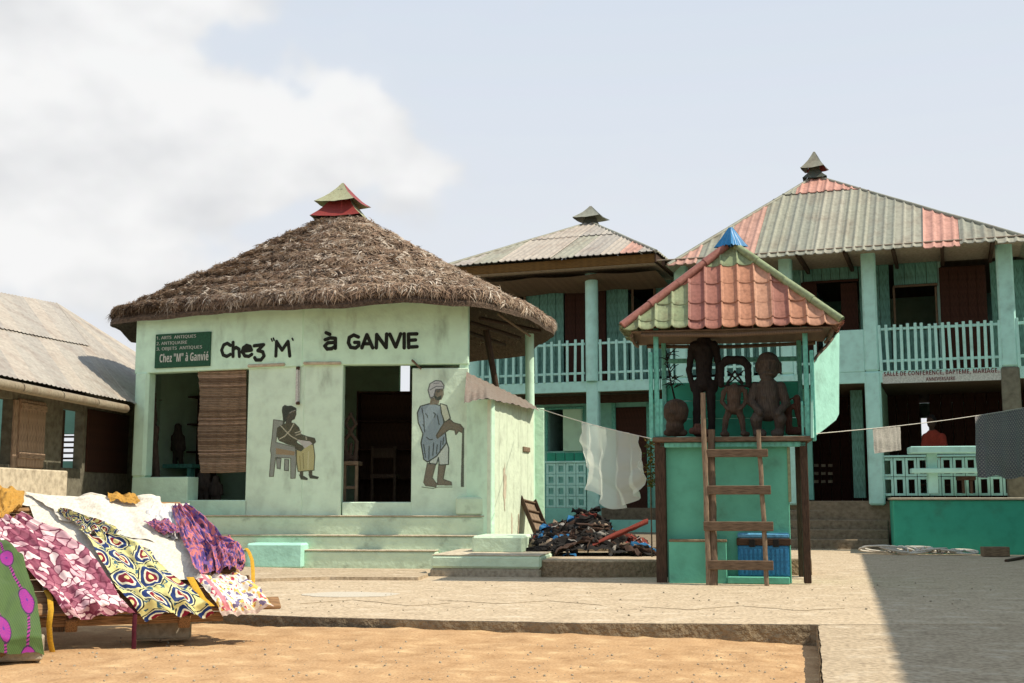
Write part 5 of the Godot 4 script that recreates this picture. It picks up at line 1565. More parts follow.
func carvings() -> void:
	var w := -0.55
	single("carved_disc", "round carved wooden face disc on a base at the left of the kiosk deck", "carving", carved(K, w, [[676, 411, 676, 413, 12.5, 12.5, 0.0, 0.0], [675, 418, 675, 426, 7, 9], [667, 433, 684, 433, 3.6, 3.6], [675, 405, 675, 405, 5, 5, 0.12, 0.12], [672, 414, 673, 414, 2.2, 2.2, 0.17, 0.17]], 0.018), M.carved_mid, K)
	single("small_mask", "low carved mask lying between the disc and the tall dark statue", "carving", carved(K, -0.3, [[692, 431, 707, 432, 3.6, 3.2], [696, 426, 702, 426, 2.6, 2.6]], 0.016), M.carved_red, K)
	single("tall_statue", "tall near-black wooden statue of a standing figure in the kiosk", "statue", carved(K, -0.62, [[704, 328, 704, 333, 5.5, 5.0], [704, 336, 704, 345, 6, 8], [695, 346, 713, 346, 5.6, 5.6], [704, 349, 704, 372, 9.5, 7.8], [704, 372, 704, 384, 7.6, 8.0], [692, 348, 689, 370, 4.0, 3.2], [716, 348, 719, 370, 4.0, 3.2], [689, 370, 693, 390, 3.2, 2.6], [719, 370, 715, 390, 3.2, 2.6], [698, 384, 696, 430, 5.2, 3.4], [710.5, 384, 712, 430, 5.2, 3.4], [697, 432, 700, 434, 4.5, 4.5], [711, 432, 709, 434, 4.5, 4.5]], 0.018, 0.012), M.carved_dark, K)
	var ar := thing("arched_statue", "wooden figure carrying a dark arch with pierced loops in the kiosk", "statue", K * on(K, 735, 436, -0.45))
	part(ar, "figure", carved(K, -0.45, [[727, 389, 742, 389, 3.0, 3.0], [734.5, 386, 734.5, 390, 3.4, 3.2], [734, 391, 734, 408, 7.2, 6.6], [734, 397, 734, 399, 2.6, 2.4, 0.07, 0.07], [724, 391, 722, 402, 2.6, 2.2], [745, 391, 746, 402, 2.6, 2.2], [722, 402, 728, 410, 2.2, 1.6, 0.0, 0.06], [746, 402, 740, 410, 2.2, 1.6, 0.0, 0.06], [730, 408, 726, 420, 3.9, 3.2], [738, 408, 742, 420, 3.9, 3.2], [726, 420, 724, 432, 3.2, 2.5], [742, 420, 743.5, 432, 3.2, 2.5], [723, 434, 727, 434, 2.8, 2.8, 0.07, 0.0], [743, 434, 747, 434, 2.8, 2.8, 0.07, 0.0]], 0.014, 0.01), M.carved_mid, K)
	part(ar, "arch", carved(K, -0.45, [[721, 385, 721, 366, 3.0, 3.6], [721, 366, 727, 360, 3.6, 4.2], [727, 360, 742, 360, 4.2, 4.2], [742, 360, 748, 366, 4.2, 3.6], [748, 366, 748.5, 385, 3.6, 3.0], [727, 383, 735, 371, 1.1, 1.1], [735, 371, 743, 383, 1.1, 1.1], [727, 371, 742, 384, 0.9, 0.9], [743, 371, 728, 384, 0.9, 0.9], [722, 386, 748, 386, 1.4, 1.4]], 0.013, 0.008), M.carved_dark, K)
	single("seated_statue", "large grey-brown wooden statue of a big-headed seated figure in the kiosk", "statue", carved(K, -0.5, [[768, 363, 768, 370, 11.5, 10.5], [764, 377, 767, 379, 4.5, 4.5, 0.08, 0.08], [761, 362, 766, 361, 1.5, 1.5, 0.135, 0.145], [770, 361, 775, 362, 1.5, 1.5, 0.145, 0.135], [768, 363, 768, 370, 1.2, 1.9, 0.15, 0.165], [764, 374.5, 772, 374.5, 1.5, 1.5, 0.135, 0.135], [779, 364, 779.5, 371, 2.6, 2.6], [757, 364, 757, 370, 2.0, 2.0], [768, 388, 768, 410, 11.0, 12.0], [755, 387, 751, 402, 5.4, 4.4, 0.0, 0.04], [781, 387, 786, 404, 5.4, 4.4, 0.0, 0.04], [751, 402, 760, 414, 4.2, 3.2, 0.04, 0.22], [786, 404, 777, 415, 4.2, 3.2, 0.04, 0.22], [762, 394, 763, 397, 2.6, 2.2, 0.1, 0.13], [774, 394, 773, 397, 2.6, 2.2, 0.1, 0.13], [761, 412, 756, 420, 6.4, 6.0, 0.02, 0.16], [775, 412, 780, 420, 6.4, 6.0, 0.02, 0.16], [756, 420, 757, 432, 5.8, 4.6, 0.16, 0.1], [780, 420, 779, 432, 5.8, 4.6, 0.16, 0.1], [757, 434, 762, 434, 4.5, 4.5, 0.14, 0.14], [779, 434, 775, 434, 4.5, 4.5, 0.14, 0.14]], 0.015, 0.01, 0.008), M.carved_grey, K)
	single("carved_bird", "small reddish carving with a crossed stick at the right of the kiosk deck", "carving", carved(K, -0.6, [[789, 431, 806, 431, 4.0, 4.0], [789, 428, 788, 410, 3.6, 4.0], [800, 428, 797, 408, 1.6, 3.2], [788, 408, 799, 404, 3.0, 2.8], [797, 398, 797, 401, 3.6, 3.4], [786, 402, 798, 396, 1.0, 1.0]], 0.016, 0.014), M.carved_red, K)
	# dry branch in the left corner
	var br := thing("dry_branch", "dry twiggy branch standing in the left corner of the kiosk", "branch", K * on(K, 676, 436, -0.9))
	var m := MB.new()
	m.tube([on(K, 677, 436, -0.9), on(K, 676, 405, -0.9), on(K, 670, 378, -0.9), on(K, 666, 355, -0.9)], [0.02, 0.017, 0.012, 0.006], 6)
	part(br, "stem", m, M.carved_dark, K)
	for i in 26:
		m = MB.new()
		var y := rng.randf_range(354, 392)
		var x := 666.5 + (y - 355) * 0.24
		var q := on(K, x, y, -0.9)
		var d := Vector3(rng.randf_range(-1, 1.0), rng.randf_range(-0.3, 0.9), rng.randf_range(-0.6, 0.6)).normalized() * rng.randf_range(0.06, 0.2)
		m.tube([q, q + d * 0.6 + Vector3(0, 0.02, 0), q + d], [0.009, 0.007, 0.004], 5)
		part(br, "twig", m, M.carved_dark, K)

func ladder() -> void:
	var l := thing("ladder", "crude wooden ladder of uneven poles leaning on the kiosk deck", "ladder", gnd(738, 588))
	var foot := 0.38
	var pole := func(x0: float, y0: float, x1: float, y1: float, r: float, nm: String, mt: Material, w_top: float) -> void:
		var a := on(K, x0, y0, w_top)
		var b := on(K, x1, y1, foot)
		var m := MB.new()
		var z := (a - b).normalized()
		var x := Vector3(1, 0, 0)
		var y := z.cross(x).normalized()
		x = y.cross(z).normalized()
		m.grid(12, 14, func(u: float, v: float) -> Vector3:
			var an := TAU * u
			var sq := 1.0 / maxf(absf(cos(an)), absf(sin(an)))
			var rr := r * minf(sq, 1.25) * (1.0 + 0.12 * nz.get_noise_2d(v * 400.0 + x0 * 9.0, u * 40.0))
			return b.lerp(a, v) + x * cos(an) * rr * (1.0 + 0.0) + y * sin(an) * rr * 0.8 + x * 0.015 * nz.get_noise_2d(v * 250.0, x0))
		for e in [a, b]:
			var c := m.vert(e)
			for i in 10: m.ix.append_array(PackedInt32Array([c, m.vert(e + (x * cos(TAU * i / 10.0) + y * 0.8 * sin(TAU * i / 10.0)) * r), m.vert(e + (x * cos(TAU * (i + 1) / 10.0) + y * 0.8 * sin(TAU * (i + 1) / 10.0)) * r)]))
		part(l, nm, m, mt, K)
	pole.call(703.0, 393.0, 708.5, 587.5, 0.034, "pole", M.wood_pale, 0.10)
	pole.call(711.5, 430.0, 714.0, 588.5, 0.048, "pole", M.wood_brown, 0.03)
	pole.call(758.5, 430.0, 767.5, 588.5, 0.030, "pole", M.wood_pale, 0.10)
	for q in [[707, 768, 449, 457, 0.16], [707.5, 771, 485.5, 494.5, 0.24], [703.5, 773.5, 521.5, 531, 0.33], [708, 773.5, 560.5, 570, 0.40]]:
		var t: float = (q[2] - 430.0) / 158.0
		var w := lerpf(0.10, foot, t) + 0.035
		bx(l, "rung", K, q[0], q[1], q[2], q[3], w, w + 0.045, M.wood_brown_x, 0.008)

func cooler() -> void:
	var c := thing("cool_box", "blue ribbed plastic cool box on the kiosk kerb behind the ladder", "cool box", K * on(K, 764, 577, 0.0))
	var f := K
	bx(c, "body", f, 738, 790, 545, 577, -0.46, -0.0, M.cooler_blue, 0.02)
	for i in 11: bx(c, "groove_rib", f, 741.0 + i * 4.4, 743.6 + i * 4.4, 549, 575, 0.0, 0.014, M.cooler_blue, 0.005)
	bx(c, "collar", f, 736.5, 791, 538.5, 545.5, -0.46, 0.012, M.wood_dark_x, 0.01)
	bx(c, "lid", f, 737.5, 790, 533, 538.5, -0.45, 0.0, M.cooler_lid, 0.03)
	bx(c, "latch", f, 773, 779, 539, 547, 0.013, 0.028, M.black)
	bx(c, "latch", f, 749, 755, 539, 547, 0.013, 0.028, M.black)

# ---------------------------------------------------------------- cloth
func fabric(key: String, n: int, f: Callable) -> StandardMaterial3D:
	var im := Image.create(n, n, false, Image.FORMAT_RGB8)
	for y in n:
		for x in n: im.set_pixel(x, y, f.call(float(x) / n, float(y) / n))
	var m := uvmat(key, im, 0.95)
	m.rim_enabled = true; m.rim = 0.25; m.rim_tint = 0.5
	m.heightmap_enabled = false
	return m
func cloth_prints() -> void:
	var cell := FastNoiseLite.new()
	cell.noise_type = FastNoiseLite.TYPE_CELLULAR
	cell.seed = 5; cell.frequency = 1.0
	cell.cellular_return_type = FastNoiseLite.RETURN_CELL_VALUE
	cell.fractal_type = FastNoiseLite.FRACTAL_NONE
	var edge := FastNoiseLite.new()
	edge.noise_type = FastNoiseLite.TYPE_CELLULAR
	edge.seed = 5; edge.frequency = 1.0
	edge.cellular_return_type = FastNoiseLite.RETURN_DISTANCE2_SUB
	edge.fractal_type = FastNoiseLite.FRACTAL_NONE
	fabric("print_pink", 320, func(u: float, v: float) -> Color:
		var x := u * 9.0 + 0.5 * nz.get_noise_2d(u * 400.0, v * 400.0)
		var y := v * 19.0 + 0.5 * nz.get_noise_2d(v * 400.0, u * 400.0)
		var c := cell.get_noise_2d(x, y)
		var e := edge.get_noise_2d(x, y)
		var q := Color8(206, 166, 172)
		if c > 0.5: q = Color8(166, 102, 118)
		elif c > 0.0: q = Color8(226, 202, 200)
		elif c < -0.62: q = Color8(142, 78, 96)
		if e < -0.88: q = Color8(112, 48, 70)
		var s := 0.08 * nz.get_noise_2d(u * 900.0, v * 1500.0)
		return Color(q.r + s, q.g + s, q.b + s))
	fabric("print_yellow", 384, func(u: float, v: float) -> Color:
		# eyes and paisleys in rows, ringed in blue, white and wine
		var y := v * 4.4
		var row := int(floor(y))
		var x := u * 2.6 + 0.5 * (row % 2)
		var fx := fposmod(x, 1.0) - 0.5
		var fy := fposmod(y, 1.0) - 0.5
		var an := 0.7 * (1.0 if (int(floor(x)) + row) % 2 == 0 else -1.0)
		var px := fx * cos(an) - fy * sin(an)
		var py := fx * sin(an) + fy * cos(an)
		var r := sqrt(pow((px + 0.7 * py * py) / 0.42, 2.0) + pow((py + 0.1 * px) / 0.62, 2.0)) + 0.12 * nz.get_noise_2d(u * 500.0, v * 500.0)
		if r < 0.2: return Color8(214, 206, 140)
		if r < 0.42: return Color8(122, 24, 44)
		if r < 0.55: return Color8(225, 220, 190)
		if r < 0.8: return Color8(34, 54, 104)
		if r < 0.9: return Color8(226, 222, 170)
		if r < 1.0: return Color8(20, 24, 44)
		return Color8(214, 206, 138) if nz.get_noise_2d(u * 700.0, v * 1100.0) < 0.3 else Color8(60, 96, 112))
	fabric("print_green", 320, func(u: float, v: float) -> Color:
		var s := u * 5.0
		var col := int(floor(s))
		var x := fposmod(s, 1.0) - 0.5 - 0.12 * sin(v * 9.0 + col * 2.0)
		var y := fposmod(v * 2.6 + 0.45 * col, 1.0) - 0.5
		var r := sqrt(x * x * 1.7 + y * y * 2.2)
		if r < 0.05: return Color8(84, 44, 128)
		if r < 0.33:
			return Color8(146, 50, 124) if fposmod(atan2(y, x) * 4.0, 1.0) < 0.72 else Color8(120, 40, 130)
		if r < 0.37: return Color8(60, 40, 70)
		if absf(x) < 0.055: return Color8(146, 50, 124) if fposmod(v * 42.0 + x * 4.0, 1.0) < 0.6 else Color8(50, 34, 62)
		return Color8(62, 86, 50) if fposmod((u * 1.6 + v) * 45.0, 1.0) < 0.5 else Color8(84, 104, 58))
	fabric("print_purple", 320, func(u: float, v: float) -> Color:
		var a := nz.get_noise_2d(u * 700.0, v * 900.0)
		var b := nz.get_noise_2d(u * 900.0 + 300.0, v * 500.0)
		if b > 0.34: return Color8(64, 48, 110)
		if b < -0.42: return Color8(58, 46, 76)
		if a > 0.12: return Color8(190, 112, 110)
		if a > -0.1: return Color8(118, 86, 146)
		return Color8(98, 80, 128) if b > 0.0 else Color8(168, 92, 100))
	fabric("print_floral", 320, func(u: float, v: float) -> Color:
		var a := nz.get_noise_2d(u * 520.0 + 70.0, v * 520.0)
		var b := cell.get_noise_2d(u * 20.0, v * 16.0)
		if v > 0.93: return Color8(208, 190, 180)
		if absf(u - 0.16) < 0.05: return Color8(214, 132, 140)
		if a > 0.26 and b > 0.1: return Color8(192, 74, 96)
		if a < -0.2 and b < 0.2: return Color8(120, 110, 146)
		if b > 0.6: return Color8(222, 186, 100)
		return Color8(236, 226, 210))
	fabric("print_check", 256, func(u: float, v: float) -> Color:
		var x := fposmod(u * 26.0 + 0.5 * floorf(v * 34.0), 1.0)
		var y := fposmod(v * 34.0, 1.0)
		if absf(x - 0.5) < 0.22 and absf(y - 0.5) < 0.28: return Color8(168, 164, 150)
		return Color8(106, 102, 108) if y < 0.75 else Color8(132, 126, 134))

var D1: Transform3D   # slope of the cloth stand: x along its low front edge, y up the slope, z off it
var D2: Transform3D
func slope_frame(a: Vector3, b: Vector3, deg: float) -> Transform3D:
	var x := (b - a) * Vector3(1, 0, 1)
	x = x.normalized()
	var bk := Vector3(x.z, 0, -x.x)
	var y := (bk * cos(deg_to_rad(deg)) + Vector3.UP * sin(deg_to_rad(deg))).normalized()
	return Transform3D(Basis(x, y, x.cross(y)), a)
func on_slope(f: Transform3D, px: float, py: float, off: float) -> Vector3:   # world point on the slope, or on the drop below its front edge
	var q := on(f, px, py, off)
	if q.y >= 0.0: return f * q
	var drop := Transform3D(Basis(f.basis.x, Vector3.UP, f.basis.x.cross(Vector3.UP)), f.origin)
	var r := on(drop, px, py, off + 0.012)
	return drop * r
func edge_at(e: Array, v: float) -> Vector2:
	var s := v * (e.size() - 1)
	var i := mini(int(s), e.size() - 2)
	return Vector2(e[i][0], e[i][1]).lerp(Vector2(e[i + 1][0], e[i + 1][1]), s - i)
func drape(f: Transform3D, l: Array, r: Array, off: float, folds: float, sd: float, nu := 60, nv := 72, wrinkle := 1.0) -> MB:
	var m := MB.new()
	var n: Vector3 = f.basis.z
	var fill := func(back: float) -> void:
		m.grid(nu, nv, func(u: float, v: float) -> Vector3:
			var a := edge_at(l, v)
			var b := edge_at(r, v)
			var q := a.lerp(b, u)
			var wob := sin(u * 15.0 + sd * 3.0 + 2.0 * v) * folds * 0.3 + nz.get_noise_2d(u * 160.0 + sd * 60.0, v * 45.0) * folds + nz.get_noise_2d(u * 420.0 + sd * 30.0, v * 260.0) * folds * 0.4 * wrinkle + absf(nz.get_noise_2d(u * 240.0 + v * 90.0, v * 190.0 - sd * 40.0)) * folds * 0.8 + folds * 0.2 * wrinkle * nz.get_noise_2d(u * 900.0 + v * 250.0 + sd * 9.0, v * 420.0)
			q.x += 1.6 * nz.get_noise_2d(v * 190.0, sd * 77.0 + u * 20.0) * (1.0 if u < 0.05 or u > 0.95 else 0.4)
			q.y += 1.3 * nz.get_noise_2d(u * 170.0, sd * 55.0) * (1.0 if v > 0.95 or v < 0.05 else 0.0)
			return on_slope(f, q.x, q.y, off) + n * (maxf(wob, -off * 0.4) - back))
	fill.call(0.0)
	return m
func ribbon(pts: Array, half: float) -> MB:
	var m := MB.new()
	m.grid(2, pts.size() - 1, func(u: float, v: float) -> Vector3:
		var i := int(roundf(v * (pts.size() - 1)))
		var p: Vector3 = pts[i]
		return p + Vector3((u - 0.5) * 2.0 * half, 0, 0.3 * half * sin(u * PI)))
	return m

func cloth_stand() -> void:
	cloth_prints()
	var f1 := gnd(290, 607, 0.23)
	var f0 := gnd(45, 615, 0.23)
	D1 = slope_frame(f0, f1, 29.0)
	var s := thing("cloth_stand", "sloping stand of rough planks on concrete blocks, spread with printed cloths", "stand", Vector3(f0.x, -0.05, f0.z))
	var tips := [290, 266, 262, 250, 246, 238, 230, 218, 205, 192]
	for i in tips.size():
		var y0 := 0.02 + i * 0.178
		var x1 := on(D1, tips[i], 604.0 - i * 9.0, 0.0).x
		for q in [[290, 604], [266, 593], [262, 586], [250, 578], [246, 571], [238, 562], [230, 553], [218, 540], [205, 526], [192, 514]]:
			if q[0] == tips[i]: x1 = on(D1, q[0] - 9.0, q[1], 0.0).x
		var m := MB.new()
		m.box(Vector3(-1.6, y0, -0.034 - 0.008 * (i % 2)), Vector3(x1, y0 + 0.155, -0.006 - 0.008 * (i % 3)), 0.01)
		part(s, "plank", m, [M.plank_x, M.plank_b_x][(i + 1) % 2], D1)
	for x in [0.15, 1.0]:   # sloped bearers, back props, blocks in front
		lb(s, "bearer", D1, Vector3(x, 0.0, -0.17), Vector3(x + 0.09, 1.75, -0.06), M.plank_b)
		var tp := D1 * Vector3(x, 1.7, -0.18)
		lb(s, "prop", Transform3D(Basis(), Vector3(tp.x, 0, tp.z)), Vector3(-0.05, -0.1, -0.05), Vector3(0.05, tp.y, 0.05), M.plank_b)
	var fr := Transform3D(Basis(D1.basis.x, Vector3.UP, D1.basis.x.cross(Vector3.UP)), D1.origin)
	lb(s, "rail", fr, Vector3(-0.3, -0.10, -0.12), Vector3(1.35, -0.025, -0.07), M.plank_b_x)
	for q in [[1.02, 0.32], [0.98, 0.30]]: pass
	var bf := frame(gnd(190, 644, -0.06) + Vector3(0, 0, -0.02), -14.0)
	lb(s, "concrete_block", bf, Vector3(-0.43, -0.02, -0.26), Vector3(0.0, 0.15, 0.0), M.block_grey, 0.012)
	lb(s, "concrete_block", bf, Vector3(-0.40, 0.152, -0.25), Vector3(-0.02, 0.24, -0.02), M.block_grey, 0.012)
	var bb := frame(gnd(110, 560, -0.05) * Vector3(1, 0, 1) + Vector3(0, 0, 0), -14.0)
	# the nearer, lower end of the stand
	var g0 := gnd(-95, 649, 0.12)
	var g1 := gnd(47, 638, 0.12)
	D2 = slope_frame(g0, g1, 29.0)
	var len2 := g0.distance_to(g1)
	for i in 7:
		var m := MB.new()
		m.box(Vector3(-0.4, 0.02 + i * 0.2, -0.05), Vector3(len2 - 0.03, 0.19 + i * 0.2, -0.012), 0.01)
		part(s, "plank", m, [M.plank_x, M.plank_b_x][i % 2], D2)
	lb(s, "bearer", D2, Vector3(len2 - 0.3, 0.0, -0.15), Vector3(len2 - 0.22, 1.45, -0.055), M.plank_b)
	var b2 := frame(gnd(36, 667, -0.06) + Vector3(0, 0, -0.1), -18.0)
	lb(s, "concrete_block", b2, Vector3(-0.45, -0.03, -0.25), Vector3(0, 0.13, 0.0), M.block_grey, 0.012)
	var t3 := D2 * Vector3(len2 - 0.26, 1.4, -0.16)
	lb(s, "prop", Transform3D(Basis(), Vector3(t3.x, 0, t3.z)), Vector3(-0.05, -0.1, -0.05), Vector3(0.05, t3.y, 0.05), M.plank_b)
	# straps
	var strap := func(px: Array, off: float, half: float, mt: Material, f: Transform3D) -> void:
		var pts := []
		for q in px: pts.append(on_slope(f, q[0], q[1], off))
		part(s, "strap", ribbon(pts, half), mt)
	strap.call([[46, 590], [50, 598], [51, 610], [49, 625], [50, 640], [53, 655], [58, 668]], 0.05, 0.022, M.strap_yellow, D1)
	strap.call([[190, 577], [196, 588], [202, 598], [211, 606]], 0.06, 0.03, M.strap_yellow, D1)
	strap.call([[246, 548], [249, 552], [252, 560], [253, 572], [253, 585]], 0.05, 0.016, M.strap_yellow, D1)
	strap.call([[196, 546], [199, 556], [203, 566]], 0.05, 0.022, M.strap_yellow, D1)
	strap.call([[134, 604], [135, 615], [134, 630], [134, 645], [133, 655], [124, 659]], 0.06, 0.018, M.strap_red, D1)
	# the cloths, lowest layer first
	var cl := func(nm: String, label: String, mt: Material, f: Transform3D, l: Array, r: Array, off: float, folds: float, sd: float, wr := 1.0) -> void:
		single(nm, label, "cloth", drape(f, l, r, off, folds, sd, 60, 72, wr), mt, Transform3D(), "cloths laid out on the plank stand")
	cl.call("cream_cloth", "large plain cream cloth spread under the printed cloths on the stand", M.cloth_cream, D1, [[18, 506], [26, 494], [34, 520], [40, 560], [43, 590]], [[190, 503], [186, 520], [196, 545], [205, 562], [212, 578]], 0.012, 0.035, 1.0)
	cl.call("cream_cloth", "upper cream cloth folded over the top edge of the stand", M.cloth_cream, D1, [[26, 493], [34, 498], [52, 510], [60, 522]], [[160, 498], [162, 506], [158, 520], [170, 545]], 0.03, 0.04, 2.0)
	cl.call("ochre_cloth", "bunched ochre yellow cloth at the top left of the stand", M.cloth_ochre, D1, [[-30, 486], [-30, 500], [-26, 516], [-24, 528]], [[24, 489], [25, 498], [20, 508], [10, 518]], 0.05, 0.08, 3.0)
	cl.call("white_cloth", "small white cloth beside the purple print near the top of the stand", M.cloth_white, D1, [[150, 504], [146, 514], [152, 526], [160, 536]], [[174, 505], [176, 518], [178, 530], [180, 540]], 0.035, 0.03, 4.0)
	cl.call("ochre_strip", "narrow ochre cloth peeping over the top edge beside the cream cloth", M.cloth_ochre, D1, [[108, 492], [108, 496], [110, 500]], [[136, 494], [138, 498], [140, 503]], 0.06, 0.02, 5.0)
	cl.call("pink_cloth", "pink and maroon batik cloth with jagged shapes on the stand", M.print_pink, D1, [[-14, 520], [-6, 540], [18, 560], [42, 585], [55, 600], [70, 618]], [[22, 514], [60, 532], [88, 552], [104, 575], [118, 595], [136, 614]], 0.075, 0.045, 6.0)
	cl.call("yellow_cloth", "yellow cloth printed with blue and wine paisley eyes on the stand", M.print_yellow, D1, [[78, 530], [92, 545], [104, 565], [116, 585], [132, 602], [146, 619]], [[122, 536], [150, 548], [160, 562], [182, 580], [198, 594], [214, 614]], 0.08, 0.045, 7.0)
	cl.call("twisted_end", "twisted dark end of the yellow printed cloth running up the cream cloth", M.print_yellow, D1, [[57, 510], [68, 519], [78, 526], [88, 536]], [[62, 508], [80, 517], [104, 524], [122, 534]], 0.085, 0.05, 7.6)
	cl.call("purple_cloth", "purple and coral printed cloth draped at the right of the stand", M.print_purple, D1, [[172, 506], [176, 522], [182, 540], [188, 555], [195, 574]], [[186, 503], [206, 520], [222, 540], [240, 546], [246, 564]], 0.085, 0.06, 8.0, 0.9)
	cl.call("purple_cloth", "crumpled purple and coral cloth end hanging off the plank tips", M.print_purple, D1, [[204, 540], [210, 552], [215, 566], [217, 572]], [[232, 538], [240, 545], [244, 556], [246, 566]], 0.11, 0.06, 9.0, 0.9)
	cl.call("floral_cloth", "white cloth with pink flowers and fringe on the lowest plank tips", M.print_floral, D1, [[194, 574], [204, 586], [214, 600], [222, 618]], [[236, 572], [250, 583], [262, 595], [274, 608]], 0.06, 0.035, 10.0)
	cl.call("brown_scrap", "small brown and white printed cloth on the cream cloth", M.print_purple, D1, [[143, 521], [152, 527], [163, 532]], [[168, 518], [176, 526], [180, 534]], 0.08, 0.03, 11.0)
	cl.call("green_cloth", "green cloth printed with magenta circles and ropes at the near end of the stand", M.print_green, D2, [[-80, 536], [-90, 580], [-92, 620], [-95, 656]], [[4, 541], [22, 560], [37, 600], [45, 654]], 0.035, 0.05, 12.0, 0.5)

# ---------------------------------------------------------------- washing lines, rags and small things
func hung(nm: String, label: String, mt: Material, a: Vector3, b: Vector3, hem: Callable, folds: float, sd: float, sag := 0.05) -> void:
	var m := MB.new()
	var out := (b - a).cross(Vector3.UP).normalized()
	m.grid(56, 40, func(u: float, v: float) -> Vector3:
		var top := a.lerp(b, u) - Vector3(0, sag * sin(u * PI), 0)
		var low: Vector3 = hem.call(u)
		var q := top.lerp(low, v)
		var fo := (sin(u * 31.0 + sd + 1.9 * sin(u * 7.0)) * 0.5 + nz.get_noise_2d(u * 240.0 + sd * 40.0, v * 60.0) + 0.4 * nz.get_noise_2d(u * 90.0 - v * 200.0, sd * 99.0)) * folds * (0.25 + 0.75 * v)
		return q + out * fo + (b - a).normalized() * 0.5 * folds * nz.get_noise_2d(v * 120.0, u * 100.0 + sd))
	single(nm, label, "cloth", m, mt)
func washing() -> void:
	var p0 := at(538, 408, 21.3)
	var p1 := at(651, 438.5, 16.1)
	var q0 := at(813, 434, 16.0)
	var q1 := at(1045, 404, 20.5)
	var ln := func(nm: String, label: String, a: Vector3, b: Vector3, sag: float) -> void:
		var m := MB.new()
		var pts := []
		var rr := []
		for i in 25:
			pts.append(a.lerp(b, i / 24.0) - Vector3(0, sag * sin(PI * i / 24.0), 0)); rr.append(0.006)
		m.tube(pts, rr, 5)
		single(nm, label, "line", m, M.rope)
	ln.call("washing_line", "thin washing line from the shed roof to the kiosk", p0, p1, 0.03)
	ln.call("washing_line", "thin washing line from the kiosk flap across the terrace", q0, q1, 0.05)
	var pt := func(t: float, a: Vector3, b: Vector3, sag: float) -> Vector3: return a.lerp(b, t) - Vector3(0, sag * sin(PI * t), 0)
	# the share of the line where a pixel column crosses it
	var cross := func(px: float, a: Vector3, b: Vector3) -> float:
		var best := 0.0
		var gap := 1e9
		for i in 401:
			var q := a.lerp(b, i / 400.0)
			var g := absf((q.x - EYE.x) / -q.z - ray(px, 440).x / -ray(px, 440).z)
			if g < gap:
				gap = g; best = i / 400.0
		return best
	var a := pt.call(cross.call(583.0, p0, p1), p0, p1, 0.03) as Vector3
	var b := pt.call(cross.call(641.5, p0, p1), p0, p1, 0.03) as Vector3
	var hem := [[585, 465], [592, 490], [604, 500], [611, 509], [622, 506], [633, 496], [640, 470]]
	hung("sheer_curtain", "sheer white curtain hanging on the washing line beside the kiosk", M.sheer, a, b, func(u: float) -> Vector3:
		var s := u * (hem.size() - 1)
		var i := mini(int(s), hem.size() - 2)
		var q := Vector2(hem[i][0], hem[i][1]).lerp(Vector2(hem[i + 1][0], hem[i + 1][1]), smoothstep(0.0, 1.0, s - i))
		return at(q.x, q.y, -a.lerp(b, u).z), 0.15, 1.0, 0.0)
	a = pt.call(cross.call(873.0, q0, q1), q0, q1, 0.05)
	b = pt.call(cross.call(901.0, q0, q1), q0, q1, 0.05)
	hung("towel", "small pale towel hanging on the washing line before the dark doorway", M.towel, a, b, func(u: float) -> Vector3: return at(lerpf(875.0, 902.0, u), lerpf(453.5, 450.0, u), -a.lerp(b, u).z), 0.02, 4.0, 0.0)
	a = pt.call(cross.call(975.5, q0, q1), q0, q1, 0.05)
	b = pt.call(cross.call(1036.0, q0, q1), q0, q1, 0.05)
	hung("patterned_wrap", "grey patterned wrap cloth hanging on the washing line over the terrace", M.print_check, a, b, func(u: float) -> Vector3: return at(lerpf(975.0, 1037.0, u), lerpf(476.0, 479.0, u) + 1.5 * sin(u * 14.0), -a.lerp(b, u).z), 0.045, 2.0, 0.0)

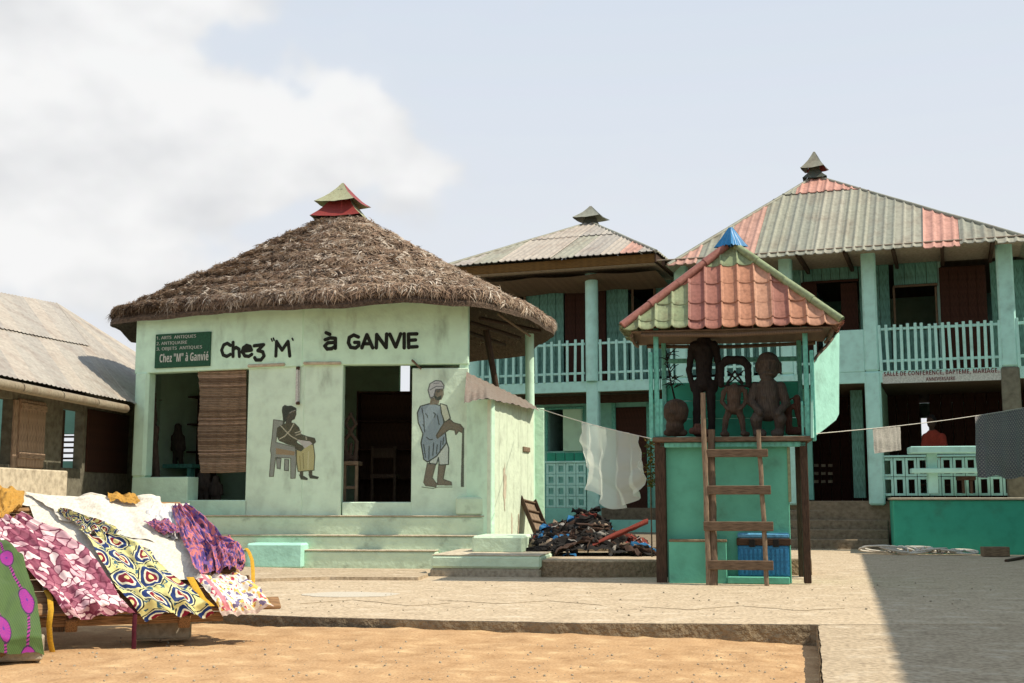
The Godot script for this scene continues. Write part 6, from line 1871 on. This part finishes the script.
func scrap(nm: String, p: Node3D, c: Vector3, size: Vector2, bs: Basis, mt: Material, crump: float) -> void:
	var m := MB.new()
	var o := rng.randf() * 500.0
	m.grid(9, 7, func(u: float, v: float) -> Vector3:
		var q := Vector3((u - 0.5) * size.x, 0, (v - 0.5) * size.y)
		q.y += crump * (nz.get_noise_2d(u * 190.0 + o, v * 190.0) + 0.7 * nz.get_noise_2d(u * 430.0 + o, v * 430.0 + o)) - 0.6 * crump * (pow(u - 0.5, 2.0) + pow(v - 0.5, 2.0)) * 4.0
		q.x += 0.3 * crump * nz.get_noise_2d(v * 260.0, o + u * 200.0)
		return c + bs * q)
	part(p, nm, m, mt)
func rag_heap() -> void:
	var c := gnd(588, 551, 0.31)
	c.z -= 0.45; c.y = 0.27
	var h := thing("rag_heap", "tangled heap of dark rags, plastic sheets and torn tarpaulin on the raised court", "rubbish heap", c)
	var hx := 1.02
	var top := func(x: float, z: float) -> float:
		return 0.46 * exp(-pow((x + 0.28) / 0.62, 4.0)) * exp(-pow(z / 0.6, 2.0)) + 0.28 * exp(-pow((x - 0.4) / 0.62, 4.0)) * exp(-pow(z / 0.6, 2.0))
	var m := MB.new()
	m.grid(40, 24, func(u: float, v: float) -> Vector3:
		var x := lerpf(-hx, hx, u)
		var z := lerpf(-0.7, 0.75, v)
		return c + Vector3(x, top.call(x, z) * 0.88 - 0.03 + 0.07 * nz.get_noise_2d(x * 420.0, z * 420.0), z))
	part(h, "core", m, M.scrap_black)
	var mats := [M.scrap_black, M.scrap_brown, M.scrap_black, M.scrap_grey, M.scrap_tan, M.scrap_brown, M.scrap_red, M.scrap_black, M.scrap_black, M.scrap_brown, M.scrap_black, M.scrap_black, M.scrap_blue]
	for i in 150:
		var x := rng.randf_range(-0.92, 0.92)
		var z := rng.randf_range(-0.35, 0.7)
		var y: float = top.call(x, z) * 0.92
		var g := 0.05
		var n := Vector3((top.call(x - g, z) - top.call(x + g, z)) / (2 * g), 1.0, (top.call(x, z - g) - top.call(x, z + g)) / (2 * g)).normalized()
		var ax := Vector3(1, 0, 0).rotated(Vector3.UP, rng.randfn(0.0, 0.5))
		var zz := ax.cross(n).normalized()
		ax = n.cross(zz).normalized()
		var bs := Basis(ax, n, zz) * Basis(Vector3(1, 0, 0), rng.randfn(0.0, 0.35))
		scrap("rag", h, c + Vector3(x, y + 0.02, z), Vector2(rng.randf_range(0.25, 0.65), rng.randf_range(0.06, 0.16)), bs, mats[rng.randi() % mats.size()], rng.randf_range(0.05, 0.11))
	scrap("blue_sheet", h, c + Vector3(0.02, 0.52, 0.0), Vector2(0.62, 0.3), Basis(Vector3(0, 0, 1), -0.3), M.scrap_blue, 0.1)
	scrap("blue_sheet", h, c + Vector3(-0.74, 0.38, 0.1), Vector2(0.25, 0.35), Basis(Vector3(0, 0, 1), 0.9), M.scrap_blue, 0.1)
	scrap("blue_sheet", h, c + Vector3(-0.3, 0.02, 0.72), Vector2(0.2, 0.12), Basis(), M.scrap_blue, 0.03)
	scrap("pale_box", h, c + Vector3(0.18, 0.43, 0.3), Vector2(0.3, 0.22), Basis(Vector3(1, 0, 0), 0.8), M.scrap_tan, 0.06)
	var r0 := c + Vector3(0.02, 0.12, 0.66)
	var r1 := c + Vector3(0.96, 0.50, 0.3)
	var rm := MB.new()
	rm.grid(3, 14, func(u: float, v: float) -> Vector3: return r0.lerp(r1, v) + Vector3(0.0, (u - 0.5) * lerpf(0.07, 0.09, v) + 0.02 * nz.get_noise_2d(v * 300.0, u * 90.0), 0.05 * sin(u * PI) + 0.02 * sin(v * 9.0)))
	part(h, "rolled_sheet", rm, M.scrap_red)
	# shallow wooden tray leaning on the shed
	var tf := gnd(548, 545, 0.31)
	var tr := thing("wooden_tray", "shallow brown wooden tray with cross slats leaning on the shed", "tray", tf)
	var b0 := at(545.5, 544, -tf.z - 0.0)
	var t0 := at(527, 499, -tf.z + 0.55)
	var up := (t0 - b0)
	var hgt := up.length()
	up = up.normalized()
	var sx := Vector3(0.55, 0, 0.83).cross(up).cross(up) * -1.0
	sx = Vector3(0.62, 0, -0.78)
	sx = (sx - up * sx.dot(up)).normalized()
	var tx := Transform3D(Basis(sx, up, sx.cross(up)), b0)
	lb(tr, "panel", tx, Vector3(-0.17, 0, -0.03), Vector3(0.17, hgt, -0.012), M.wood_pale)
	for x in [-0.19, 0.17]: lb(tr, "side", tx, Vector3(x, 0, -0.03), Vector3(x + 0.02, hgt, 0.06), M.wood_dark)
	for i in 5: lb(tr, "slat", tx, Vector3(-0.168, 0.04 + i * (hgt - 0.12) / 4.0, -0.011), Vector3(0.168, 0.075 + i * (hgt - 0.12) / 4.0, 0.03), M.wood_brown_x)

func terrace_things() -> void:
	# table of slabs on one leg
	var tf := frame(at(945, 495, 26.2), 12.0)
	var t := thing("table", "pale turquoise slab table with one thick leg on the terrace", "table", tf * Vector3(0, 1.15, 0))
	bx(t, "table_top", tf, 910.5, 992, 446, 453, -0.7, 0.0, M.teal_light, 0.015)
	bx(t, "leg", tf, 928, 938, 453, 494, -0.5, -0.25, M.teal_light, 0.015)
	bx(t, "foot_rail", tf, 912, 990, 468, 473, -0.55, -0.1, M.teal_light, 0.012)
	var sf := frame(at(966, 495, 26.3), 12.0)
	var s := thing("stool", "small dark stool under the slab table on the terrace", "stool", sf * Vector3(0, 1.15, 0))
	bx(s, "seat", sf, 958, 976, 476, 480, -0.35, 0.0, M.wood_dark_x)
	bx(s, "leg", sf, 962, 965, 480, 493.5, -0.1, -0.05, M.wood_dark)
	bx(s, "leg", sf, 970, 973, 480, 493.5, -0.1, -0.05, M.wood_dark)
	# somebody sitting behind the lattice
	var w := -0.9
	var p := thing("person", "person in a red shirt sitting behind the lattice rail, head bowed", "person", R * (on(R, 934, 496, w) * Vector3(1, 0, 1)) + Vector3(0, 1.08, 0))
	var body := carved(R, w, [[934, 470, 934, 446, 8.5, 8.0, 0.0, 0.0], [934, 446, 933, 436, 8.0, 6.5, 0.0, 0.05], [927, 437, 941, 437, 4.0, 4.0, 0.05, 0.05], [933, 436, 932, 429, 2.6, 2.4, 0.05, 0.1], [931.5, 424.5, 931, 421, 4.2, 4.4, 0.14, 0.13], [926, 438, 924, 450, 3.4, 2.6, 0.05, 0.15], [942, 438, 945, 450, 3.4, 2.6, 0.05, 0.15], [924, 450, 931, 455, 2.4, 1.8, 0.15, 0.34], [945, 450, 937, 455, 2.4, 1.8, 0.15, 0.34], [930, 472, 929, 474, 5.2, 4.6, 0.0, 0.4], [938, 472, 939, 474, 5.2, 4.6, 0.0, 0.4], [929, 474, 929, 494, 4.2, 2.8, 0.4, 0.36], [939, 474, 939, 494, 4.2, 2.8, 0.4, 0.36]], 0.022, 0.03, 0.0)
	part(p, "body", body, M.skin, R)
	part(p, "shirt", carved(R, w, [[934, 470, 934, 446, 9.0, 8.6, 0.0, 0.0], [934, 446, 933, 436, 8.6, 7.2, 0.0, 0.05], [926.5, 437.5, 941.5, 437.5, 4.6, 4.6, 0.05, 0.05], [926, 438, 924.5, 447, 4.1, 3.7, 0.05, 0.12], [942, 438, 944.5, 447, 4.1, 3.7, 0.05, 0.12]], 0.022, 0.03, 0.004), M.shirt_red, R)
	part(p, "hair", carved(R, w, [[931.8, 419.8, 931.4, 419.0, 4.6, 4.6, 0.11, 0.10], [934, 422, 934, 424, 3.2, 3.0, 0.08, 0.08]], 0.018, 0.02, 0.004), M.hair, R)
	var bf := frame(at(934, 494, 27.6), 20)
	var bn := thing("bench", "plain dark bench behind the lattice rail under the person", "bench", p.position + Vector3(0.02, 0, 0))
	var q := on(R, 934, 476, w)
	lb(bn, "seat", R, Vector3(q.x - 0.45, 1.42, w - 0.25), Vector3(q.x + 0.45, 1.47, w + 0.2), M.wood_dark_x)
	for x in [-0.38, 0.32]: lb(bn, "leg", R, Vector3(q.x + x, 1.08, w - 0.2), Vector3(q.x + x + 0.06, 1.42, w + 0.15), M.wood_dark)
	# tangle of white rope at the foot of the terrace
	var rp := MB.new()
	var pts := []
	var rr := []
	var rf := frame(gnd(895, 553.5), 16.0)
	for i in 420:
		var s1 := i / 419.0
		var an := i * 0.34
		var rad := (0.2 + 0.16 * sin(i * 0.083)) * (1.0 - 0.45 * s1)
		pts.append(rf * Vector3(-0.35 + 1.75 * s1 + cos(an) * rad * 1.3, 0.035 + (0.075 + 0.075 * sin(an * 0.93 + 0.4)) * (1.0 - 0.55 * s1), 0.42 + sin(an) * rad)); rr.append(0.021)
	rp.tube(pts, rr, 6)
	single("rope", "tangled white rope lying at the foot of the green terrace", "rope", rp, M.rope)
	var wf := frame(gnd(1000, 557), 5)
	var wsc := thing("scrap_timber", "short weathered timber and sticks lying before the green terrace", "timber", gnd(1000, 557))
	bx(wsc, "block", wf, 984, 1010, 547, 556.5, -0.25, 0.0, M.wood_pale_x)
	for q2 in [[974, 547.5, 1030, 546], [1006, 556, 1040, 551]]:
		var sm := MB.new()
		sm.tube([gnd(q2[0], q2[1] + 6.0) + Vector3(0, 0.02, 0), gnd(q2[2], q2[3] + 6.0) + Vector3(0, 0.05, 0)], [0.03, 0.025], 6)
		part(wsc, "stick", sm, M.wood_dark)
	# withered creeper beside the kiosk leg
	var cr := thing("creeper", "withered yellow-green creeper hanging beside the kiosk's left leg", "plant", gnd(651, 560, 0.24))
	var st := MB.new()
	st.tube([at(652, 557, 17.6), at(651, 500, 17.6), at(650, 440, 17.55)], [0.012, 0.01, 0.006], 5)
	part(cr, "stem", st, M.wood_brown)
	var lm := MB.new()
	for i in 200:
		var y := rng.randf_range(437, 486)
		var b := at(650.5 + rng.randfn(0.0, 2.4), y, 17.6 + rng.randf_range(-0.15, 0.15))
		var d := Vector3(rng.randfn(0, 1), rng.randfn(-0.6, 0.7), rng.randfn(0, 1)).normalized() * rng.randf_range(0.04, 0.09)
		var sd := d.cross(Vector3(rng.randfn(), rng.randfn(), rng.randfn())).normalized() * 0.016
		var k := rng.randf()
		lm.col = Color(0.07, 0.10, 0.03).lerp(Color(0.26, 0.16, 0.05), k * k)
		lm.quad(b, b + d * 0.5 + sd, b + d, b + d * 0.5 - sd)
	part(cr, "leaves", lm, M.tinted)

func _ready() -> void:
	rng.seed = 20240
	nz.seed = 9; nz.frequency = 0.01; nz.fractal_octaves = 3
	view_and_light()
	materials()
	ground()
	thatched_shop()
	balcony_house()
	left_house()
	kiosk()
	cloth_stand()
	washing()
	rag_heap()
	terrace_things()
